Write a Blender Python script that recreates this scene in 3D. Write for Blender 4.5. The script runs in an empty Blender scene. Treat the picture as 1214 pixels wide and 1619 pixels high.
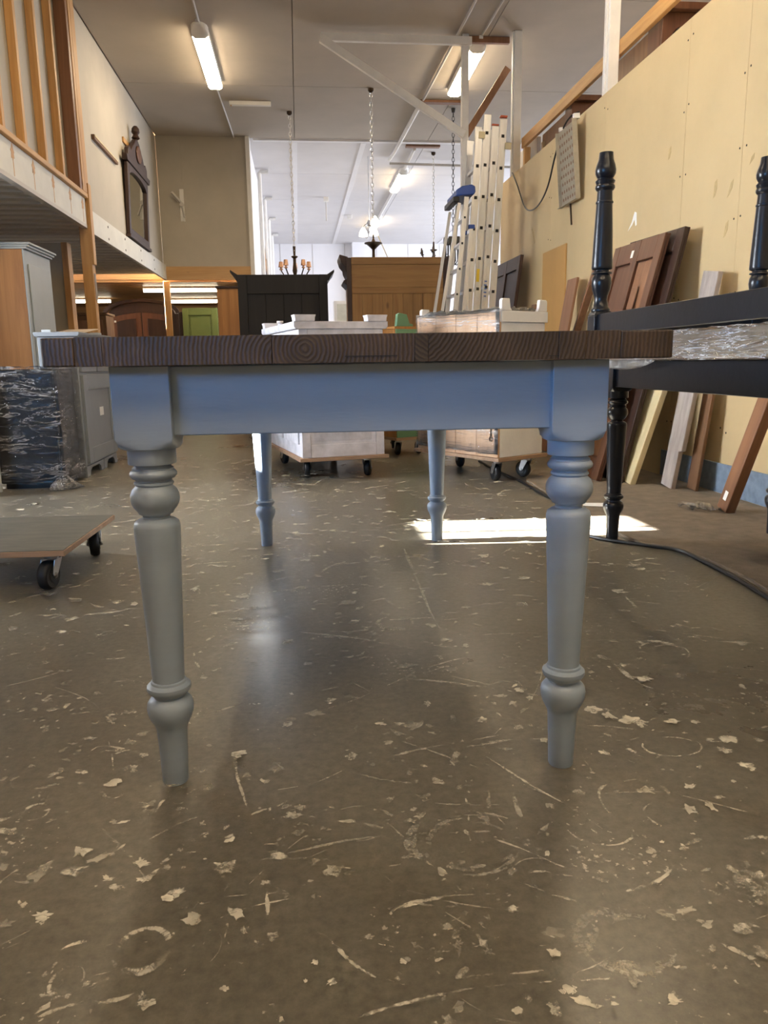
import bpy, bmesh, math, random
from mathutils import Vector, Matrix
random.seed(11)
R = math.radians
scene = bpy.context.scene
COL = scene.collection

# ------------------------------------------------------------------ camera, light, exposure
IMG_W, IMG_H, FPX = 1214, 1619, 1209.0
PITCH, ROLL, YAW, CAM_H = 0.1941, -0.0155, R(6.1), 0.7383
cd = bpy.data.cameras.new('camera'); cam = bpy.data.objects.new('camera', cd); COL.objects.link(cam)
cd.sensor_fit = 'VERTICAL'; cd.sensor_height = 32.0; cd.lens = FPX / IMG_H * 32.0
cd.clip_start = 0.05; cd.clip_end = 200
def cam_axes():
    cp, sp = math.cos(PITCH), math.sin(PITCH)
    f = Vector((0, cp, -sp)); r0 = Vector((1, 0, 0)); u0 = Vector((0, sp, cp))
    r = r0*math.cos(ROLL) + u0*math.sin(ROLL); u = -r0*math.sin(ROLL) + u0*math.cos(ROLL)
    M = Matrix.Rotation(-YAW, 3, 'Z')
    return M @ f, M @ r, M @ u
_f, _r, _u = cam_axes()
cam.matrix_world = Matrix(((_r.x, _u.x, -_f.x, 0), (_r.y, _u.y, -_f.y, 0), (_r.z, _u.z, -_f.z, CAM_H), (0, 0, 0, 1)))
scene.camera = cam
vs = scene.view_settings
vs.view_transform = 'Standard'; vs.look = 'None'; vs.gamma = 1.0; vs.use_curve_mapping = False
vs.exposure = 0.22

world = bpy.data.worlds.new('world'); scene.world = world; world.use_nodes = True
bg = world.node_tree.nodes['Background']
bg.inputs['Color'].default_value = (0.55, 0.72, 1.0, 1); bg.inputs['Strength'].default_value = 1.6

def sun_light(direction, energy, color, angle=0.5):
    l = bpy.data.lights.new('sun', 'SUN'); l.energy = energy; l.color = color; l.angle = R(angle)
    o = bpy.data.objects.new('sun', l); COL.objects.link(o)
    o.rotation_euler = Vector(direction).to_track_quat('-Z', 'Y').to_euler()
def area_light(name, loc, direction, sx, sy, energy, color, spread=180):
    l = bpy.data.lights.new(name, 'AREA'); l.shape = 'RECTANGLE'; l.size = sx; l.size_y = sy; l.energy = energy; l.color = color; l.spread = R(spread)
    o = bpy.data.objects.new(name, l); COL.objects.link(o); o.location = loc
    o.rotation_euler = Vector(direction).to_track_quat('-Z', 'Y').to_euler()
sun_light((1, -0.08, -0.466), 260.0, (1.0, 0.97, 0.92))
# daylight standing in the openings of the hall (out of frame): strip window behind left, side window, windows of the far hall
area_light('strip_window_daylight', (-3.38, -1.4, 1.56), (1, 0.5, -0.12), 2.5, 0.34, 98, (0.12, 0.45, 1.0))
area_light('side_window_daylight', (-3.36, 4.45, 1.50), (1, 0, -0.08), 1.2, 1.0, 80, (0.82, 0.90, 1.0), 105)
area_light('far_window_daylight', (7.6, 17.0, 2.4), (-1, 0, -0.05), 7.0, 2.4, 700, (0.84, 0.88, 1.0))
TUBE = 52.0                      # radiance of the fluorescent diffusers

# ------------------------------------------------------------------ materials
def nodes(name):
    m = bpy.data.materials.new(name); m.use_nodes = True
    nt = m.node_tree; b = nt.nodes['Principled BSDF']
    return m, nt, b
def lk(nt, a, b): nt.links.new(a, b)
def nd(nt, t, **k):
    n = nt.nodes.new(t)
    for a, v in k.items():
        if a in n.inputs: n.inputs[a].default_value = v
        else: setattr(n, a, v)
    return n
def ramp(nt, stops):
    n = nt.nodes.new('ShaderNodeValToRGB'); e = n.color_ramp.elements
    while len(e) < len(stops): e.new(0.5)
    for i, (p, c) in enumerate(stops):
        e[i].position = p; e[i].color = c if len(c) == 4 else (*c, 1)
    return n
def coords(nt, scale=(1, 1, 1), per_object=False):
    tc = nd(nt, 'ShaderNodeTexCoord'); mp = nd(nt, 'ShaderNodeMapping'); mp.inputs['Scale'].default_value = scale
    lk(nt, tc.outputs['Object'], mp.inputs['Vector'])
    if per_object:
        oi = nd(nt, 'ShaderNodeObjectInfo'); cx = nd(nt, 'ShaderNodeVectorMath', operation='SCALE')
        cmb = nd(nt, 'ShaderNodeCombineXYZ')
        for i in range(3): lk(nt, oi.outputs['Random'], cmb.inputs[i])
        lk(nt, cmb.outputs[0], cx.inputs[0]); cx.inputs['Scale'].default_value = 37.0
        lk(nt, cx.outputs[0], mp.inputs['Location'])
    return mp.outputs[0]
def dk(c, k): return tuple(min(1, x*k) for x in c)
def plain(name, c, rough=0.5, var=0.12, scale=6.0, bump=0.0, bscale=40.0, metal=0.0, stretch=(1, 1, 1), spec=0.5, rvar=0.0):
    m, nt, b = nodes(name)
    v = coords(nt, stretch)
    n = nd(nt, 'ShaderNodeTexNoise', Scale=scale, Detail=6.0, Roughness=0.6); lk(nt, v, n.inputs['Vector'])
    r = ramp(nt, [(0.3, dk(c, 1-var)), (0.7, dk(c, 1+var))]); lk(nt, n.outputs['Fac'], r.inputs['Fac'])
    lk(nt, r.outputs['Color'], b.inputs['Base Color'])
    b.inputs['Roughness'].default_value = rough; b.inputs['Metallic'].default_value = metal
    b.inputs['Specular IOR Level'].default_value = spec
    if rvar:
        mr = nd(nt, 'ShaderNodeMapRange'); mr.inputs['To Min'].default_value = max(0.02, rough-rvar); mr.inputs['To Max'].default_value = rough+rvar
        lk(nt, n.outputs['Fac'], mr.inputs['Value']); lk(nt, mr.outputs[0], b.inputs['Roughness'])
    if bump:
        n2 = nd(nt, 'ShaderNodeTexNoise', Scale=bscale, Detail=4.0); lk(nt, v, n2.inputs['Vector'])
        bp = nd(nt, 'ShaderNodeBump', Strength=bump, Distance=0.01); lk(nt, n2.outputs['Fac'], bp.inputs['Height'])
        lk(nt, bp.outputs[0], b.inputs['Normal'])
    return m
def wood(name, c1, c2, axis='z', rough=0.5, fine=1.0, bump=0.15, knots=False):
    s = {'x': (1.2, 22, 22), 'y': (22, 1.2, 22), 'z': (22, 22, 1.2)}[axis]
    m, nt, b = nodes(name)
    v = coords(nt, tuple(a*fine for a in s), per_object=True)
    n = nd(nt, 'ShaderNodeTexNoise', Scale=1.0, Detail=7.0, Roughness=0.65, Distortion=0.6); lk(nt, v, n.inputs['Vector'])
    r = ramp(nt, [(0.28, c2), (0.5, tuple((a+d)/2 for a, d in zip(c1, c2))), (0.72, c1)]); lk(nt, n.outputs['Fac'], r.inputs['Fac'])
    out = r.outputs['Color']
    if knots:
        v2 = coords(nt, {'x': (2, 5, 5), 'y': (5, 2, 5), 'z': (5, 5, 2)}[axis], per_object=True)
        vo = nd(nt, 'ShaderNodeTexVoronoi', Scale=1.0); lk(nt, v2, vo.inputs['Vector'])
        kr = ramp(nt, [(0.03, (0.25, 0.2, 0.15)), (0.10, (1, 1, 1))]); lk(nt, vo.outputs['Distance'], kr.inputs['Fac'])
        mx = nd(nt, 'ShaderNodeMixRGB', blend_type='MULTIPLY'); mx.inputs['Fac'].default_value = 0.7
        lk(nt, out, mx.inputs['Color1']); lk(nt, kr.outputs['Color'], mx.inputs['Color2']); out = mx.outputs[0]
    lk(nt, out, b.inputs['Base Color']); b.inputs['Roughness'].default_value = rough
    bp = nd(nt, 'ShaderNodeBump', Strength=bump, Distance=0.004); lk(nt, n.outputs['Fac'], bp.inputs['Height']); lk(nt, bp.outputs[0], b.inputs['Normal'])
    return m
def emit(name, c, s):
    m, nt, b = nodes(name)
    b.inputs['Base Color'].default_value = (*c, 1); b.inputs['Emission Color'].default_value = (*c, 1); b.inputs['Emission Strength'].default_value = s
    return m
def film(name, stretch, amount=0.5, tint=(0.9, 0.92, 0.95), ior=1.5, bs=0.9, lo=0.42):
    """stretch film: see-through with glossy crinkles"""
    m, nt, b = nodes(name)
    v = coords(nt, stretch)
    n = nd(nt, 'ShaderNodeTexNoise', Scale=1.0, Detail=5.0, Roughness=0.6, Distortion=1.2); lk(nt, v, n.inputs['Vector'])
    sb = nd(nt, 'ShaderNodeMath', operation='SUBTRACT'); lk(nt, n.outputs['Fac'], sb.inputs[0]); sb.inputs[1].default_value = 0.53
    ab = nd(nt, 'ShaderNodeMath', operation='ABSOLUTE'); lk(nt, sb.outputs[0], ab.inputs[0])
    n9 = nd(nt, 'ShaderNodeTexNoise', Scale=0.35, Detail=2.0); lk(nt, v, n9.inputs['Vector'])
    r9 = ramp(nt, [(lo, (0, 0, 0)), (lo+0.20, (1, 1, 1))]); lk(nt, n9.outputs['Fac'], r9.inputs['Fac'])
    r8 = ramp(nt, [(0.006, (amount,)*3), (0.030, (0.0, 0.0, 0.0))]); lk(nt, ab.outputs[0], r8.inputs['Fac'])
    r = nd(nt, 'ShaderNodeMixRGB', blend_type='MULTIPLY'); r.inputs['Fac'].default_value = 1.0
    lk(nt, r8.outputs[0], r.inputs['Color1']); lk(nt, r9.outputs[0], r.inputs['Color2'])
    b.inputs['Base Color'].default_value = (*tint, 1); b.inputs['Roughness'].default_value = 0.12
    bp = nd(nt, 'ShaderNodeBump', Strength=bs, Distance=0.02); lk(nt, n.outputs['Fac'], bp.inputs['Height']); lk(nt, bp.outputs[0], b.inputs['Normal'])
    gl = nd(nt, 'ShaderNodeBsdfGlossy', Roughness=0.16); gl.inputs['Color'].default_value = (1, 1, 1, 1); lk(nt, bp.outputs[0], gl.inputs['Normal'])
    tr = nd(nt, 'ShaderNodeBsdfTransparent'); fr = nd(nt, 'ShaderNodeFresnel', IOR=ior); lk(nt, bp.outputs[0], fr.inputs['Normal'])
    m1 = nd(nt, 'ShaderNodeMixShader'); lk(nt, fr.outputs[0], m1.inputs[0]); lk(nt, tr.outputs[0], m1.inputs[1]); lk(nt, gl.outputs[0], m1.inputs[2])
    m2 = nd(nt, 'ShaderNodeMixShader'); lk(nt, r.outputs[0], m2.inputs[0]); lk(nt, m1.outputs[0], m2.inputs[1]); lk(nt, b.outputs[0], m2.inputs[2])
    lk(nt, m2.outputs[0], nt.nodes['Material Output'].inputs['Surface'])
    return m
def endgrain(name):
    """sawn plank: growth rings across the end, seen from the front of the table"""
    m, nt, b = nodes(name)
    tc = nd(nt, 'ShaderNodeTexCoord'); oi = nd(nt, 'ShaderNodeObjectInfo')
    mr = nd(nt, 'ShaderNodeMapRange'); mr.inputs['To Min'].default_value = -0.16; mr.inputs['To Max'].default_value = 0.16
    lk(nt, oi.outputs['Random'], mr.inputs['Value'])
    cb = nd(nt, 'ShaderNodeCombineXYZ'); lk(nt, mr.outputs[0], cb.inputs[0])
    m2 = nd(nt, 'ShaderNodeMath', operation='MULTIPLY_ADD'); lk(nt, oi.outputs['Random'], m2.inputs[0]); m2.inputs[1].default_value = 0.13; m2.inputs[2].default_value = -0.86
    lk(nt, m2.outputs[0], cb.inputs[2])
    ad = nd(nt, 'ShaderNodeVectorMath', operation='ADD'); lk(nt, tc.outputs['Object'], ad.inputs[0]); lk(nt, cb.outputs[0], ad.inputs[1])
    mp = nd(nt, 'ShaderNodeMapping'); mp.inputs['Scale'].default_value = (1, 0.02, 1); lk(nt, ad.outputs[0], mp.inputs['Vector'])
    w = nd(nt, 'ShaderNodeTexWave', wave_type='RINGS', rings_direction='SPHERICAL', wave_profile='SIN'); lk(nt, mp.outputs[0], w.inputs['Vector'])
    w.inputs['Scale'].default_value = 48.0; w.inputs['Distortion'].default_value = 2.6; w.inputs['Detail'].default_value = 3.0; w.inputs['Detail Scale'].default_value = 1.6
    n = nd(nt, 'ShaderNodeTexNoise', Scale=14.0, Detail=6.0); lk(nt, ad.outputs[0], n.inputs['Vector'])
    r = ramp(nt, [(0.0, (0.040, 0.023, 0.013)), (0.6, (0.052, 0.031, 0.018)), (1.0, (0.070, 0.044, 0.027))]); lk(nt, w.outputs['Fac'], r.inputs['Fac'])
    r2 = ramp(nt, [(0.3, (0.55, 0.5, 0.45)), (0.7, (1.25, 1.2, 1.15))]); lk(nt, n.outputs['Fac'], r2.inputs['Fac'])
    mx = nd(nt, 'ShaderNodeMixRGB', blend_type='MULTIPLY'); mx.inputs['Fac'].default_value = 1.0
    lk(nt, r.outputs[0], mx.inputs['Color1']); lk(nt, r2.outputs[0], mx.inputs['Color2'])
    r3 = ramp(nt, [(0.0, (0.8, 0.8, 0.8)), (1.0, (1.25, 1.2, 1.15))]); lk(nt, oi.outputs['Random'], r3.inputs['Fac'])
    mx2 = nd(nt, 'ShaderNodeMixRGB', blend_type='MULTIPLY'); mx2.inputs['Fac'].default_value = 1.0
    lk(nt, mx.outputs[0], mx2.inputs['Color1']); lk(nt, r3.outputs[0], mx2.inputs['Color2'])
    lk(nt, mx2.outputs[0], b.inputs['Base Color']); b.inputs['Roughness'].default_value = 0.55
    bp = nd(nt, 'ShaderNodeBump', Strength=0.25, Distance=0.003); lk(nt, w.outputs['Fac'], bp.inputs['Height']); lk(nt, bp.outputs[0], b.inputs['Normal'])
    return m
def floor_material():
    m, nt, b = nodes('sealed_concrete')
    v = coords(nt)
    n1 = nd(nt, 'ShaderNodeTexNoise', Scale=1.1, Detail=8.0, Roughness=0.62, Distortion=0.4); lk(nt, v, n1.inputs['Vector'])
    r1 = ramp(nt, [(0.30, (0.094, 0.083, 0.063)), (0.52, (0.142, 0.128, 0.098)), (0.75, (0.200, 0.183, 0.142))]); lk(nt, n1.outputs['Fac'], r1.inputs['Fac'])
    n2 = nd(nt, 'ShaderNodeTexNoise', Scale=55.0, Detail=5.0, Roughness=0.7); lk(nt, v, n2.inputs['Vector'])
    r2 = ramp(nt, [(0.3, (0.72, 0.72, 0.72)), (0.7, (1.25, 1.25, 1.25))]); lk(nt, n2.outputs['Fac'], r2.inputs['Fac'])
    mx = nd(nt, 'ShaderNodeMixRGB', blend_type='MULTIPLY'); mx.inputs['Fac'].default_value = 1.0
    lk(nt, r1.outputs[0], mx.inputs['Color1']); lk(nt, r2.outputs[0], mx.inputs['Color2'])
    # pale dusty scuffs and tiny paint flecks
    n3 = nd(nt, 'ShaderNodeTexNoise', Scale=5.0, Detail=9.0, Roughness=0.72, Distortion=1.5); lk(nt, v, n3.inputs['Vector'])
    r3 = ramp(nt, [(0.60, (0, 0, 0)), (0.80, (0.38, 0.38, 0.38))]); lk(nt, n3.outputs['Fac'], r3.inputs['Fac'])
    mx2 = nd(nt, 'ShaderNodeMixRGB'); lk(nt, r3.outputs[0], mx2.inputs['Fac']); lk(nt, mx.outputs[0], mx2.inputs['Color1']); mx2.inputs['Color2'].default_value = (0.42, 0.37, 0.29, 1)
    n4 = nd(nt, 'ShaderNodeTexNoise', Scale=85.0, Detail=2.0, Roughness=0.5); lk(nt, v, n4.inputs['Vector'])
    n5 = nd(nt, 'ShaderNodeTexNoise', Scale=3.2, Detail=3.0); lk(nt, v, n5.inputs['Vector'])
    ml = nd(nt, 'ShaderNodeMath', operation='MULTIPLY'); lk(nt, n4.outputs['Fac'], ml.inputs[0]); lk(nt, n5.outputs['Fac'], ml.inputs[1])
    r4 = ramp(nt, [(0.405, (0, 0, 0)), (0.43, (0.75, 0.75, 0.75))]); lk(nt, ml.outputs[0], r4.inputs['Fac'])
    mx3 = nd(nt, 'ShaderNodeMixRGB'); lk(nt, r4.outputs[0], mx3.inputs['Fac']); lk(nt, mx2.outputs[0], mx3.inputs['Color1']); mx3.inputs['Color2'].default_value = (0.55, 0.50, 0.40, 1)
    lk(nt, mx3.outputs[0], b.inputs['Base Color'])
    mr = nd(nt, 'ShaderNodeMapRange'); mr.inputs['From Min'].default_value = 0.3; mr.inputs['From Max'].default_value = 0.7
    mr.inputs['To Min'].default_value = 0.24; mr.inputs['To Max'].default_value = 0.42
    lk(nt, n1.outputs['Fac'], mr.inputs['Value']); lk(nt, mr.outputs[0], b.inputs['Roughness'])
    b.inputs['Specular IOR Level'].default_value = 0.5
    bp = nd(nt, 'ShaderNodeBump', Strength=0.12, Distance=0.004); lk(nt, n2.outputs['Fac'], bp.inputs['Height']); lk(nt, bp.outputs[0], b.inputs['Normal'])
    return m
def mark_material():
    """dried paint: solid in the middle of a stroke, breaking up dry-brush like to its edge"""
    m, nt, b = nodes('dried_paint')
    at = nd(nt, 'ShaderNodeAttribute', attribute_name='dens'); op = nd(nt, 'ShaderNodeAttribute', attribute_name='cover'); v = coords(nt)
    n = nd(nt, 'ShaderNodeTexNoise', Scale=150.0, Detail=6.0, Roughness=0.75); lk(nt, v, n.inputs['Vector'])
    n2 = nd(nt, 'ShaderNodeTexNoise', Scale=42.0, Detail=4.0, Roughness=0.6); lk(nt, v, n2.inputs['Vector'])
    a = nd(nt, 'ShaderNodeMath', operation='ADD'); lk(nt, n.outputs['Fac'], a.inputs[0]); lk(nt, n2.outputs['Fac'], a.inputs[1])
    s = nd(nt, 'ShaderNodeMath', operation='ADD'); lk(nt, a.outputs[0], s.inputs[0]); lk(nt, at.outputs['Fac'], s.inputs[1])
    mr = nd(nt, 'ShaderNodeMapRange'); mr.inputs['From Min'].default_value = 1.24; mr.inputs['From Max'].default_value = 1.52; lk(nt, s.outputs[0], mr.inputs['Value'])
    ml = nd(nt, 'ShaderNodeMath', operation='MULTIPLY'); lk(nt, mr.outputs[0], ml.inputs[0]); lk(nt, op.outputs['Fac'], ml.inputs[1])
    lk(nt, ml.outputs[0], b.inputs['Alpha'])
    cr = ramp(nt, [(0.35, (0.50, 0.46, 0.36)), (0.65, (0.78, 0.73, 0.60))]); lk(nt, n2.outputs['Fac'], cr.inputs['Fac'])
    lk(nt, cr.outputs[0], b.inputs['Base Color']); b.inputs['Roughness'].default_value = 0.55
    return m

M = {}
M['floor'] = floor_material(); M['mark'] = mark_material()
M['ceil_far'] = plain('white_ceiling_board', (0.66, 0.64, 0.64), 0.8, 0.04, 2.0)
M['ceil'] = plain('ceiling_board', (0.44, 0.39, 0.33), 0.8, 0.05, 2.0)
M['wall_beige'] = plain('beige_wall_board', (0.44, 0.40, 0.33), 0.75, 0.06, 2.5, bump=0.05)
M['wall_white'] = plain('white_far_wall', (0.78, 0.77, 0.78), 0.7, 0.03, 2.0)
M['wall_yellow'] = plain('ochre_fibre_board', (0.55, 0.415, 0.225), 0.62, 0.07, 1.6, bump=0.03)
M['scuffed'] = plain('tan_scuff', (0.45, 0.33, 0.16), 0.7, 0.15, 30.0)
M['white_paint'] = plain('white_painted_timber', (0.74, 0.72, 0.68), 0.5, 0.06, 8.0, bump=0.08)
M['fascia'] = plain('chalky_white_fascia', (0.66, 0.65, 0.60), 0.7, 0.06, 5.0)
M['pine'] = wood('pine_timber', (0.62, 0.36, 0.14), (0.42, 0.21, 0.065), 'z', 0.55, 1.0, knots=True)
M['pine_y'] = wood('pine_timber_lengthwise', (0.60, 0.35, 0.13), (0.40, 0.20, 0.06), 'y', 0.55, 1.0)
M['pine_x'] = wood('pine_timber_crosswise', (0.58, 0.36, 0.16), (0.42, 0.23, 0.085), 'x', 0.55, 1.0, knots=True)
M['deck'] = plain('grey_steel_deck', (0.52, 0.49, 0.45), 0.6, 0.05, 3.0)
M['slat'] = wood('brown_slat_ceiling', (0.40, 0.21, 0.07), (0.24, 0.11, 0.035), 'x', 0.5)
M['blue'] = plain('blue_chalk_paint', (0.275, 0.335, 0.42), 0.42, 0.07, 5.0, bump=0.05, bscale=60, stretch=(0.5, 1, 3), rvar=0.08)
M['endgrain'] = endgrain('dark_oiled_planks')
M['black'] = plain('black_blue_paint', (0.010, 0.012, 0.018), 0.28, 0.2, 8.0, bump=0.04)
M['wash'] = plain('white_washed_paint', (0.62, 0.60, 0.63), 0.6, 0.22, 9.0, bump=0.15, bscale=25)
M['white_cab'] = plain('white_furniture_paint', (0.74, 0.73, 0.71), 0.5, 0.06, 6.0, bump=0.1)
M['raw'] = wood('raw_pine_boards', (0.66, 0.44, 0.27), (0.46, 0.28, 0.16), 'z', 0.65, 0.9, knots=True)
M['greenp'] = plain('sage_green_paint', (0.135, 0.27, 0.155), 0.5, 0.08)
M['olive'] = plain('olive_green_paint', (0.165, 0.225, 0.065), 0.5, 0.05)
M['grey'] = plain('slate_grey_paint', (0.22, 0.235, 0.25), 0.45, 0.05, 5.0)
M['lightgrey'] = plain('light_grey_paint', (0.36, 0.39, 0.40), 0.45, 0.05, 5.0)
M['honey'] = wood('honey_pine_wardrobe', (0.36, 0.19, 0.055), (0.22, 0.10, 0.025), 'z', 0.5, 0.8, knots=True)
M['honey_x'] = wood('honey_pine_rails', (0.36, 0.19, 0.055), (0.22, 0.10, 0.025), 'x', 0.5, 0.8)
M['orange'] = wood('orange_pine_side', (0.46, 0.22, 0.06), (0.28, 0.115, 0.028), 'z', 0.45, 0.8, knots=True)
M['ebony'] = wood('black_stained_wood', (0.016, 0.014, 0.013), (0.007, 0.006, 0.006), 'z', 0.6, 0.8)
M['walnut'] = wood('dark_walnut', (0.046, 0.018, 0.009), (0.022, 0.008, 0.0045), 'z', 0.5, 0.9)
M['mahog'] = wood('red_brown_door_wood', (0.155, 0.068, 0.036), (0.085, 0.034, 0.018), 'z', 0.4, 0.9)
M['mahog_l'] = wood('lighter_brown_wood', (0.27, 0.13, 0.065), (0.17, 0.075, 0.035), 'z', 0.45, 0.9)
M['clockwood'] = wood('clock_case_wood', (0.23, 0.12, 0.055), (0.13, 0.06, 0.028), 'z', 0.5, 0.9)
M['ply'] = wood('plywood_edge', (0.42, 0.28, 0.18), (0.24, 0.14, 0.08), 'x', 0.7)
M['dollytop'] = plain('worn_dark_phenolic_board', (0.085, 0.080, 0.062), 0.5, 0.35, 7.0, stretch=(1, 4, 1), bump=0.05)
M['rubber'] = plain('black_rubber', (0.012, 0.012, 0.013), 0.55, 0.1)
M['zinc'] = plain('zinc_plated_steel', (0.62, 0.63, 0.65), 0.32, 0.1, 20, metal=1.0)
M['alu'] = plain('brushed_aluminium', (0.74, 0.74, 0.74), 0.34, 0.06, 12, metal=0.85, stretch=(6, 6, 0.4))
M['darkmetal'] = plain('dark_bronze', (0.06, 0.038, 0.022), 0.4, 0.2, metal=0.7)
M['bluep'] = plain('blue_plastic', (0.018, 0.055, 0.23), 0.4, 0.05)
M['blackp'] = plain('black_plastic', (0.01, 0.01, 0.011), 0.45, 0.05)
M['yellow'] = plain('yellow_sticker', (0.80, 0.58, 0.04), 0.5, 0.05)
M['sticker'] = plain('white_sticker', (0.82, 0.82, 0.80), 0.5, 0.03)
M['ink'] = plain('blue_ink', (0.10, 0.18, 0.45), 0.6, 0.05)
M['red'] = plain('red_plastic', (0.50, 0.10, 0.04), 0.5, 0.05)
M['cream_board'] = plain('cream_board', (0.62, 0.52, 0.30), 0.5, 0.14, 6.0, stretch=(2, 2, 0.5))
M['greyplank'] = plain('weathered_grey_plank', (0.36, 0.31, 0.28), 0.7, 0.25, 9.0, stretch=(3, 3, 0.5), bump=0.15)
M['card'] = plain('brown_hardboard', (0.48, 0.27, 0.085), 0.65, 0.06, 3.0)
M['carton'] = plain('corrugated_carton', (0.34, 0.23, 0.13), 0.8, 0.08, 5.0)
M['paper'] = plain('white_paper', (0.80, 0.80, 0.80), 0.8, 0.04)
M['mat'] = plain('brown_grey_carpet', (0.185, 0.150, 0.110), 0.9, 0.2, 14.0, bump=0.4, bscale=180)
M['blueskirt'] = plain('blue_grey_skirting', (0.19, 0.25, 0.33), 0.6, 0.2, 25.0)
M['mirror'] = plain('mirror_glass', (0.72, 0.74, 0.70), 0.03, 0.0, metal=1.0)
M['fixture'] = plain('white_lamp_plastic', (0.75, 0.73, 0.68), 0.4, 0.02)
M['tube'] = emit('fluorescent_diffuser', (1.0, 0.80, 0.54), TUBE)
M['tube_far'] = emit('fluorescent_tube_below', (1.0, 0.88, 0.66), 14.0)
M['bulb'] = emit('glowing_glass_shade', (1.0, 0.90, 0.74), 7.0)
M['candle'] = plain('peach_candle_shade', (0.72, 0.42, 0.26), 0.6, 0.05)
M['tray'] = plain('speckled_metal_tray', (0.34, 0.30, 0.23), 0.5, 0.12, 20.0, metal=0.3)
M['hole'] = plain('dark_hole', (0.02, 0.018, 0.015), 0.8, 0.1)
M['filmv'] = film('stretch_film_on_cabinet', (5, 5, 22), 0.75, (0.85, 0.83, 0.80))
M['filmh'] = film('stretch_film_on_tabletop', (14, 4, 60), 0.8, (0.92, 0.92, 0.92), 1.2, 0.3)
M['filmt'] = film('stretch_film_tight', (26, 5, 75), 0.95, (0.95, 0.95, 0.95), 1.45, 0.8, 0.25)
M['filmc'] = film('stretch_film_crumpled', (24, 24, 24), 0.6)
M['darkcab'] = plain('dark_brown_lacquer', (0.022, 0.018, 0.015), 0.5, 0.15)
M['silver'] = plain('silver_bubble_wrap', (0.52, 0.53, 0.55), 0.35, 0.12, 10.0, bump=0.9, bscale=45)
M['layered'] = wood('layered_pale_wood', (0.56, 0.45, 0.35), (0.30, 0.22, 0.16), 'y', 0.55, 2.2)
M['glass'] = plain('pale_display_glass', (0.55, 0.56, 0.50), 0.15, 0.15)

# ------------------------------------------------------------------ mesh helpers
class MB:
    def __init__(s): s.v = []; s.f = []
    def add(s, vs, fs, T=None):
        o = len(s.v); s.v += [tuple(T @ Vector(p)) if T else tuple(p) for p in vs]; s.f += [tuple(i+o for i in f) for f in fs]; return s
    def box(s, x0, x1, y0, y1, z0, z1, T=None):
        return s.add([(x0,y0,z0),(x1,y0,z0),(x1,y1,z0),(x0,y1,z0),(x0,y0,z1),(x1,y0,z1),(x1,y1,z1),(x0,y1,z1)],
                     [(0,3,2,1),(4,5,6,7),(0,1,5,4),(1,2,6,5),(2,3,7,6),(3,0,4,7)], T)
    def beam(s, p0, p1, w, d, up=(0,0,1)):
        """bar from p0 to p1, w across (perpendicular to up), d along up"""
        a, b = Vector(p0), Vector(p1); z = (b-a).normalized(); u = Vector(up); x = u.cross(z)
        if x.length < 1e-4: x = Vector((1,0,0)).cross(z)
        x.normalize(); y = z.cross(x)
        q = [x*(i*w/2)+y*(j*d/2) for i, j in ((-1,-1),(1,-1),(1,1),(-1,1))]
        return s.add([a+c for c in q]+[b+c for c in q], [(3,2,1,0),(4,5,6,7),(0,1,5,4),(1,2,6,5),(2,3,7,6),(3,0,4,7)])
    def prism(s, poly, axis, a, b, T=None):
        """2-D outline swept along an axis from a to b; outline given in the two other axes, in x,y,z order"""
        def P(p, t): return {'x': (t, p[0], p[1]), 'y': (p[0], t, p[1]), 'z': (p[0], p[1], t)}[axis]
        n = len(poly)
        vs = [P(p, a) for p in poly]+[P(p, b) for p in poly]
        fs = [tuple(range(n-1, -1, -1)), tuple(range(n, 2*n))]+[(i, (i+1) % n, n+(i+1) % n, n+i) for i in range(n)]
        return s.add(vs, fs, T)
    def lathe(s, prof, n=24, T=None):
        """profile [(z, r)] turned about z"""
        vs = []; fs = []
        for z, r in prof:
            for k in range(n):
                a = 2*math.pi*k/n; vs.append((r*math.cos(a), r*math.sin(a), z))
        for i in range(len(prof)-1):
            for k in range(n):
                fs.append((i*n+k, i*n+(k+1) % n, (i+1)*n+(k+1) % n, (i+1)*n+k))
        fs.append(tuple(range(n-1, -1, -1))); fs.append(tuple((len(prof)-1)*n+k for k in range(n)))
        return s.add(vs, fs, T)
    def tube(s, pts, r, n=8):
        pts = [Vector(p) for p in pts]; vs = []; fs = []; px = None
        for i, p in enumerate(pts):
            d = (pts[min(i+1, len(pts)-1)]-pts[max(i-1, 0)]).normalized()
            x = (px - d*px.dot(d)) if px else d.orthogonal(); x.normalize(); px = x; y = d.cross(x)
            rr = r[i] if isinstance(r, (list, tuple)) else r
            for k in range(n):
                a = 2*math.pi*k/n; vs.append(p+(x*math.cos(a)+y*math.sin(a))*rr)
        for i in range(len(pts)-1):
            for k in range(n): fs.append((i*n+k, i*n+(k+1) % n, (i+1)*n+(k+1) % n, (i+1)*n+k))
        fs.append(tuple(range(n-1, -1, -1))); fs.append(tuple((len(pts)-1)*n+k for k in range(n)))
        return s.add(vs, fs)
    def build(s, name, mat, parent=None, bevel=0.0, smooth=True, loc=None):
        me = bpy.data.meshes.new(name); me.from_pydata([tuple(v) for v in s.v], [], s.f)
        bm = bmesh.new(); bm.from_mesh(me); bmesh.ops.recalc_face_normals(bm, faces=bm.faces); bm.to_mesh(me); bm.free()
        if smooth:
            me.polygons.foreach_set('use_smooth', [True]*len(me.polygons)); me.set_sharp_from_angle(angle=R(38))
        o = bpy.data.objects.new(name, me); COL.objects.link(o)
        if mat: me.materials.append(M[mat] if isinstance(mat, str) else mat)
        if parent: o.parent = parent
        if loc: o.location = loc
        if bevel:
            b = o.modifiers.new('bevel', 'BEVEL'); b.width = bevel; b.segments = 2; b.limit_method = 'ANGLE'; b.angle_limit = R(40)
        return o
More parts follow.
